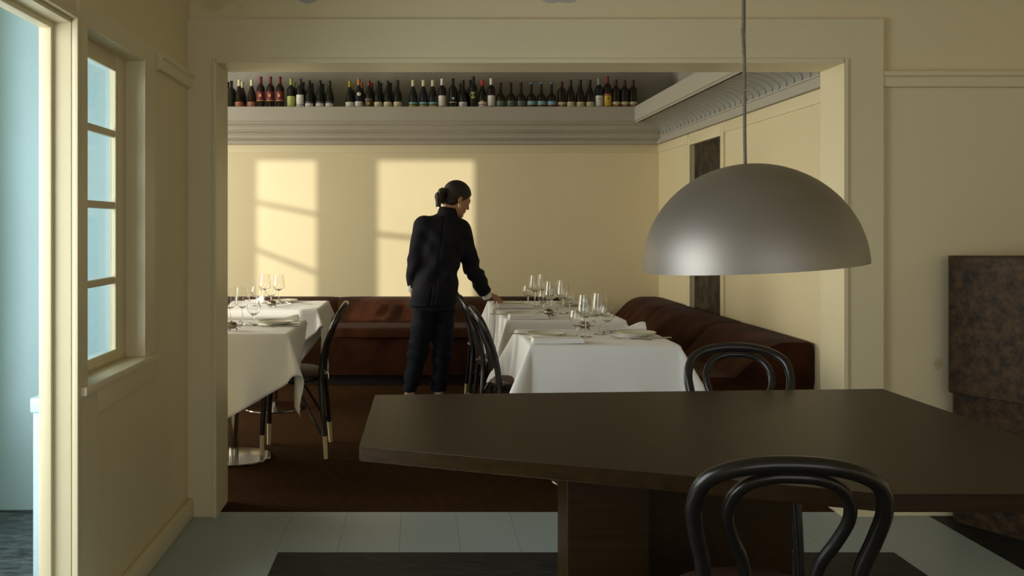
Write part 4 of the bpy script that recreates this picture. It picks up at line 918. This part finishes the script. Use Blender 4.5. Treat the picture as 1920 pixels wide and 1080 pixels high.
B.cone(LHP, LKN, 0.066, 0.044, 0.02); B.cone(RHP, RKN, 0.066, 0.044, 0.012); B.cone(LKN, LAN, 0.044, 0.030, 0.012); B.cone(RKN, RAN, 0.044, 0.030, 0.012)
for an in (LAN, RAN): B.cone((an[0], an[1], 0.05), (an[0] + 0.03, an[1] + 0.13, 0.035), 0.034, 0.026, 0.03)
# hands: palm, four fingers with knuckle bends, thumb from the side of the palm
def hand(B, wr, pdir, nrm, curl, thumb_side, spread=0.004, tcurl=0.6):
    pd = Vector(pdir).normalized(); nv = Vector(nrm); nv = (nv - pd * nv.dot(pd)).normalized(); sd = pd.cross(nv).normalized() * thumb_side; wv = Vector(wr)
    for k in range(4):
        a = wv + sd * (0.014 - 0.009 * k); b = wv + pd * (0.082 - 0.004 * abs(k - 1)) + sd * (0.027 - 0.018 * k)
        B.cone(a, b, 0.014, 0.0105, 0.008)
        ln = (0.040, 0.045, 0.042, 0.034)[k]; d = pd.copy(); p = b
        for jn in range(3):
            d = (Matrix.Rotation(curl[jn], 3, sd * thumb_side * 1.0) @ d)
            q = p + d * ln * (1, 0.62, 0.5)[jn] + sd * spread * (1.5 - k) * 0.6; B.cone(p, q, 0.0088 - 0.0009 * jn, 0.0080 - 0.0009 * jn, 0.002); p = q
    a = wv + pd * 0.020 + sd * 0.020; b = a + (pd * 0.7 + sd * 0.75).normalized() * 0.040; d = (pd * 0.9 + sd * 0.25 - nv * tcurl).normalized(); c_ = b + d * 0.030; e = c_ + (d - sd * 0.3).normalized() * 0.024
    B.cone(a, b, 0.013, 0.0105, 0.006); B.cone(b, c_, 0.0100, 0.0092, 0.003); B.cone(c_, e, 0.0090, 0.0078, 0.003)
hand(B, RWR + np.array((0.012, 0.014, 0.0)), (0.70, 0.52, -0.30), (0.25, 0.1, 0.95), (-0.35, -0.55, -0.5), 1)
hand(B, LWR, (-0.02, 0.25, -0.97), (-1, 0, 0), (-0.3, -0.5, -0.4), 1)
bm_body = B.mesh('body')
per = thing('person', 'person seen from behind in navy jacket and trousers, setting the rear table', 'person', (0.08, PY, 0))
def pchild(name, me, m, parent=None):
    off = per.location
    me.transform(Matrix.Translation(-off)); return link(name, me, m, parent or per)
pchild('body', bm_body, 'skin')
# jacket
Jk = Field((-0.26, 5.90, 0.70), (0.56, 6.55, 1.45), 0.005)
Jk.loft([(1.382, 0.165, 6.185, 0.060, 0.050), (1.365, 0.158, 6.18, 0.090, 0.066), (1.335, 0.150, 6.175, 0.128, 0.088), (1.285, 0.150, 6.17, 0.152, 0.108), (1.20, 0.142, 6.17, 0.150, 0.118), (1.10, 0.126, 6.17, 0.146, 0.118), (0.98, 0.104, 6.17, 0.150, 0.118), (0.86, 0.088, 6.17, 0.160, 0.126), (0.762, 0.080, 6.17, 0.168, 0.134)], 0.03)
Jk.cone(LSH + (0.02, 0, -0.0), RSH + (-0.02, 0, 0), 0.068, 0.068, 0.05)
for a, b, c_, rr in ((LSH, LEL, LWR, (0.064, 0.053, 0.042)), (RSH, REL, RWR, (0.068, 0.060, 0.047))):
    c2 = a * 0 + (b + (c_ - b) * 0.90)
    Jk.cone(a, b, rr[0], rr[1], 0.03); Jk.cone(b, c2, rr[1], rr[2], 0.02)
def foldfn(X, Y, Z):
    d = 0.006 * np.sin(38 * Z + 22 * X + 3 * np.sin(9 * X + 4 * Z)) * np.sin(13 * X - 5 * Z + 1) + 0.006 * np.sin(60 * (X * 0.8 - Z * 0.5)) * np.exp(-((Z - 1.02) / 0.12) ** 2)
    seam = np.where(Y < 6.13, 0.004 * np.exp(-((X - (0.08 + (Z - 0.762) * 0.125)) / 0.006) ** 2), 0)
    vent = np.where((Y < 6.13) & (Z < 0.90), 0.010 * np.exp(-((X - (0.055 + (Z - 0.762) * 0.13)) / 0.006) ** 2), 0)
    arm = np.where(X > 0.30, 0.007 * np.sin(70 * (X * 0.6 - Z)) * np.exp(-((Z - 1.0) / 0.10) ** 2), 0)
    return d * np.clip((1.34 - Z) / 0.12, 0.15, 1) + seam + vent + arm
Jk.disp(foldfn)
# clean sleeve ends
for b, c_ in ((LEL, LWR), (REL, RWR)):
    n_ = (c_ - b) / np.linalg.norm(c_ - b); e = b + (c_ - b) * 0.93
    Jk.cut(lambda X, Y, Z, n_=n_, e=e, b=b: np.where((np.abs(X - e[0]) < 0.09) & (np.abs(Y - e[1]) < 0.09) & (np.abs(Z - e[2]) < 0.09), (X - e[0]) * n_[0] + (Y - e[1]) * n_[1] + (Z - e[2]) * n_[2], -1))
Jk.cut(lambda X, Y, Z: 0.764 + 0.012 * np.sin(6 * X) - Z)
jk = pchild('jacket', Jk.mesh('jacket'), 'navy')
# stand collar
bm = bmesh.new(); n = 40; rings = []
cn = J(839, 401, 0.015); up = Vector((0.22, 0.10, 1)).normalized()
ua = up.cross(Vector((0, 1, 0))).normalized(); ub = up.cross(ua).normalized()
for rr, hh in ((0.074, -0.030), (0.069, 0.0), (0.066, 0.02), (0.0635, 0.040), (0.0610, 0.043), (0.060, 0.038), (0.0645, 0.0), (0.068, -0.030)):
    rings.append([bm.verts.new(Vector(cn) + up * (hh + 0.006 * math.cos(2 * PI * i / n + 2.4)) + ua * rr * math.cos(2 * PI * i / n) + ub * rr * 0.92 * math.sin(2 * PI * i / n)) for i in range(n)])
for A, B_ in zip(rings, rings[1:]):
    for i in range(n): bm.faces.new((A[i], A[(i + 1) % n], B_[(i + 1) % n], B_[i]))
pchild('collar', bm_mesh(bm, 'collar', True), 'navy')
# trousers
Tr = Field((-0.24, 5.95, 0.14), (0.36, 6.40, 0.92), 0.005)
Tr.loft([(0.90, 0.09, 6.17, 0.140, 0.105), (0.80, 0.086, 6.17, 0.148, 0.110), (0.74, 0.090, 6.17, 0.146, 0.108)], 0.04)
Tr.cone(LHP + (0.0, 0, 0), LKN, 0.082, 0.070, 0.01); Tr.cone(RHP, RKN, 0.080, 0.068, 0.01)
Tr.cone(LKN, LAN, 0.068, 0.044, 0.01); Tr.cone(RKN, RAN, 0.066, 0.046, 0.01)
Tr.disp(lambda X, Y, Z: 0.006 * np.sin(46 * Z + 25 * X) * np.sin(17 * X + 9 * Z) + 0.006 * np.sin(75 * Z + 30 * X) * (np.exp(-((Z - 0.46) / 0.07) ** 2) + np.exp(-((Z - 0.24) / 0.05) ** 2)))
Tr.cut(lambda X, Y, Z: 0.178 - Z)
pchild('trousers', Tr.mesh('trousers'), 'navy2')
# socks and shoes
for an in (LAN, RAN):
    S_ = Field((an[0] - 0.09, an[1] - 0.09, 0.03), (an[0] + 0.12, an[1] + 0.1, 0.26), 0.004)
    kn = LKN if an is LAN else RKN; tp = an + (kn - an) * ((0.22 - an[2]) / (kn[2] - an[2])); S_.cone((an[0], an[1], 0.05), tp, 0.033, 0.034, 0.01); pchild('sock', S_.mesh('sock'), 'white_cotton')
    S_ = Field((an[0] - 0.09, an[1] - 0.10, 0.0), (an[0] + 0.16, an[1] + 0.28, 0.16), 0.004)
    S_.cone((an[0] - 0.002, an[1] - 0.025, 0.045), (an[0], an[1], 0.075), 0.042, 0.044, 0.02); S_.cone((an[0], an[1], 0.045), (an[0] + 0.035, an[1] + 0.16, 0.032), 0.044, 0.034, 0.03)
    S_.cut(lambda X, Y, Z: 0.006 - Z); S_.cut(lambda X, Y, Z: Z - 0.10); pchild('shoe', S_.mesh('shoe'), 'shoe')
# cuffs
for b, c_, r0 in ((LEL, LWR, 0.035), (REL, RWR, 0.038)):
    d = (c_ - b) / np.linalg.norm(c_ - b); L_ = np.linalg.norm(c_ - b)
    p0 = b + d * (L_ * 0.80); p1 = b + d * (L_ * 1.10)
    bm = bmesh.new(); tube(bm, [Vector(p0), Vector(p0 * 0.5 + p1 * 0.5), Vector(p1)], [r0 + 0.001, r0, r0 - 0.003], 24); pchild('cuff', bm_mesh(bm, 'cuff', True), 'white_cotton')
# hair
Hf = Field(tuple(HC - 0.16), tuple(HC + 0.16), 0.003)
Hf.ell(hp(-0.012, 0, 0.028), HR, (0.102, 0.080, 0.094), 0.004, clip=lambda x, y, z: np.maximum(0.75 * (x - 0.012) - 0.66 * (z + 0.028) - 0.022, -(z + 0.028) - 0.068 + 0.3 * np.maximum(x, -0.1)))
Hf.ell(hp(-0.040, 0, -0.020), HR, (0.060, 0.066, 0.064), 0.006, clip=lambda x, y, z: x - 0.032)
hm = Hf.mesh('hair'); pchild('hair', hm, 'hair')
Pf = Field((0.08, 6.05, 1.38), (0.26, 6.30, 1.62), 0.003)
rt, p1, p2, p3 = J(838, 357, -0.02), J(829, 359, -0.03), J(824, 369, -0.035), J(823, 384, -0.035)
Pf.cone(rt, p1, 0.017, 0.023, 0.01); Pf.cone(p1, p2, 0.024, 0.031, 0.01); Pf.cone(p2, p3, 0.030, 0.015, 0.012); Pf.cone(p2 + (0.012, 0, 0), J(831, 381, -0.03), 0.018, 0.008, 0.008); Pf.cone(p2 + (-0.008, 0, 0), J(818, 387, -0.03), 0.014, 0.004, 0.008)
Pf.disp(lambda X, Y, Z: 0.002 * np.sin(260 * X + 90 * Y + 20 * Z))
pchild('ponytail', Pf.mesh('ponytail'), 'hair')
tie = bmesh.new(); nrm_ = Vector(p1 - rt).normalized(); a_ = nrm_.orthogonal().normalized(); b_ = nrm_.cross(a_)
tube(tie, [Vector(rt * 0.6 + p1 * 0.4) + (a_ * math.cos(t_) + b_ * math.sin(t_)) * 0.018 for t_ in [2 * PI * i / 20 for i in range(20)]], 0.004, 8, closed=True)
pchild('hair_tie', bm_mesh(tie, 'tie', True), 'plinth')
e0 = hp(-0.004, -0.078, -0.038)
bm = bmesh.new(); tube(bm, [Vector(e0) + Vector((0.006 * math.sin(t_) , 0, -0.014 + 0.015 * math.cos(t_))) for t_ in [2 * PI * i / 20 for i in range(20)]], 0.0012, 8, closed=True); pchild('earring', bm_mesh(bm, 'earring', True), 'gold')
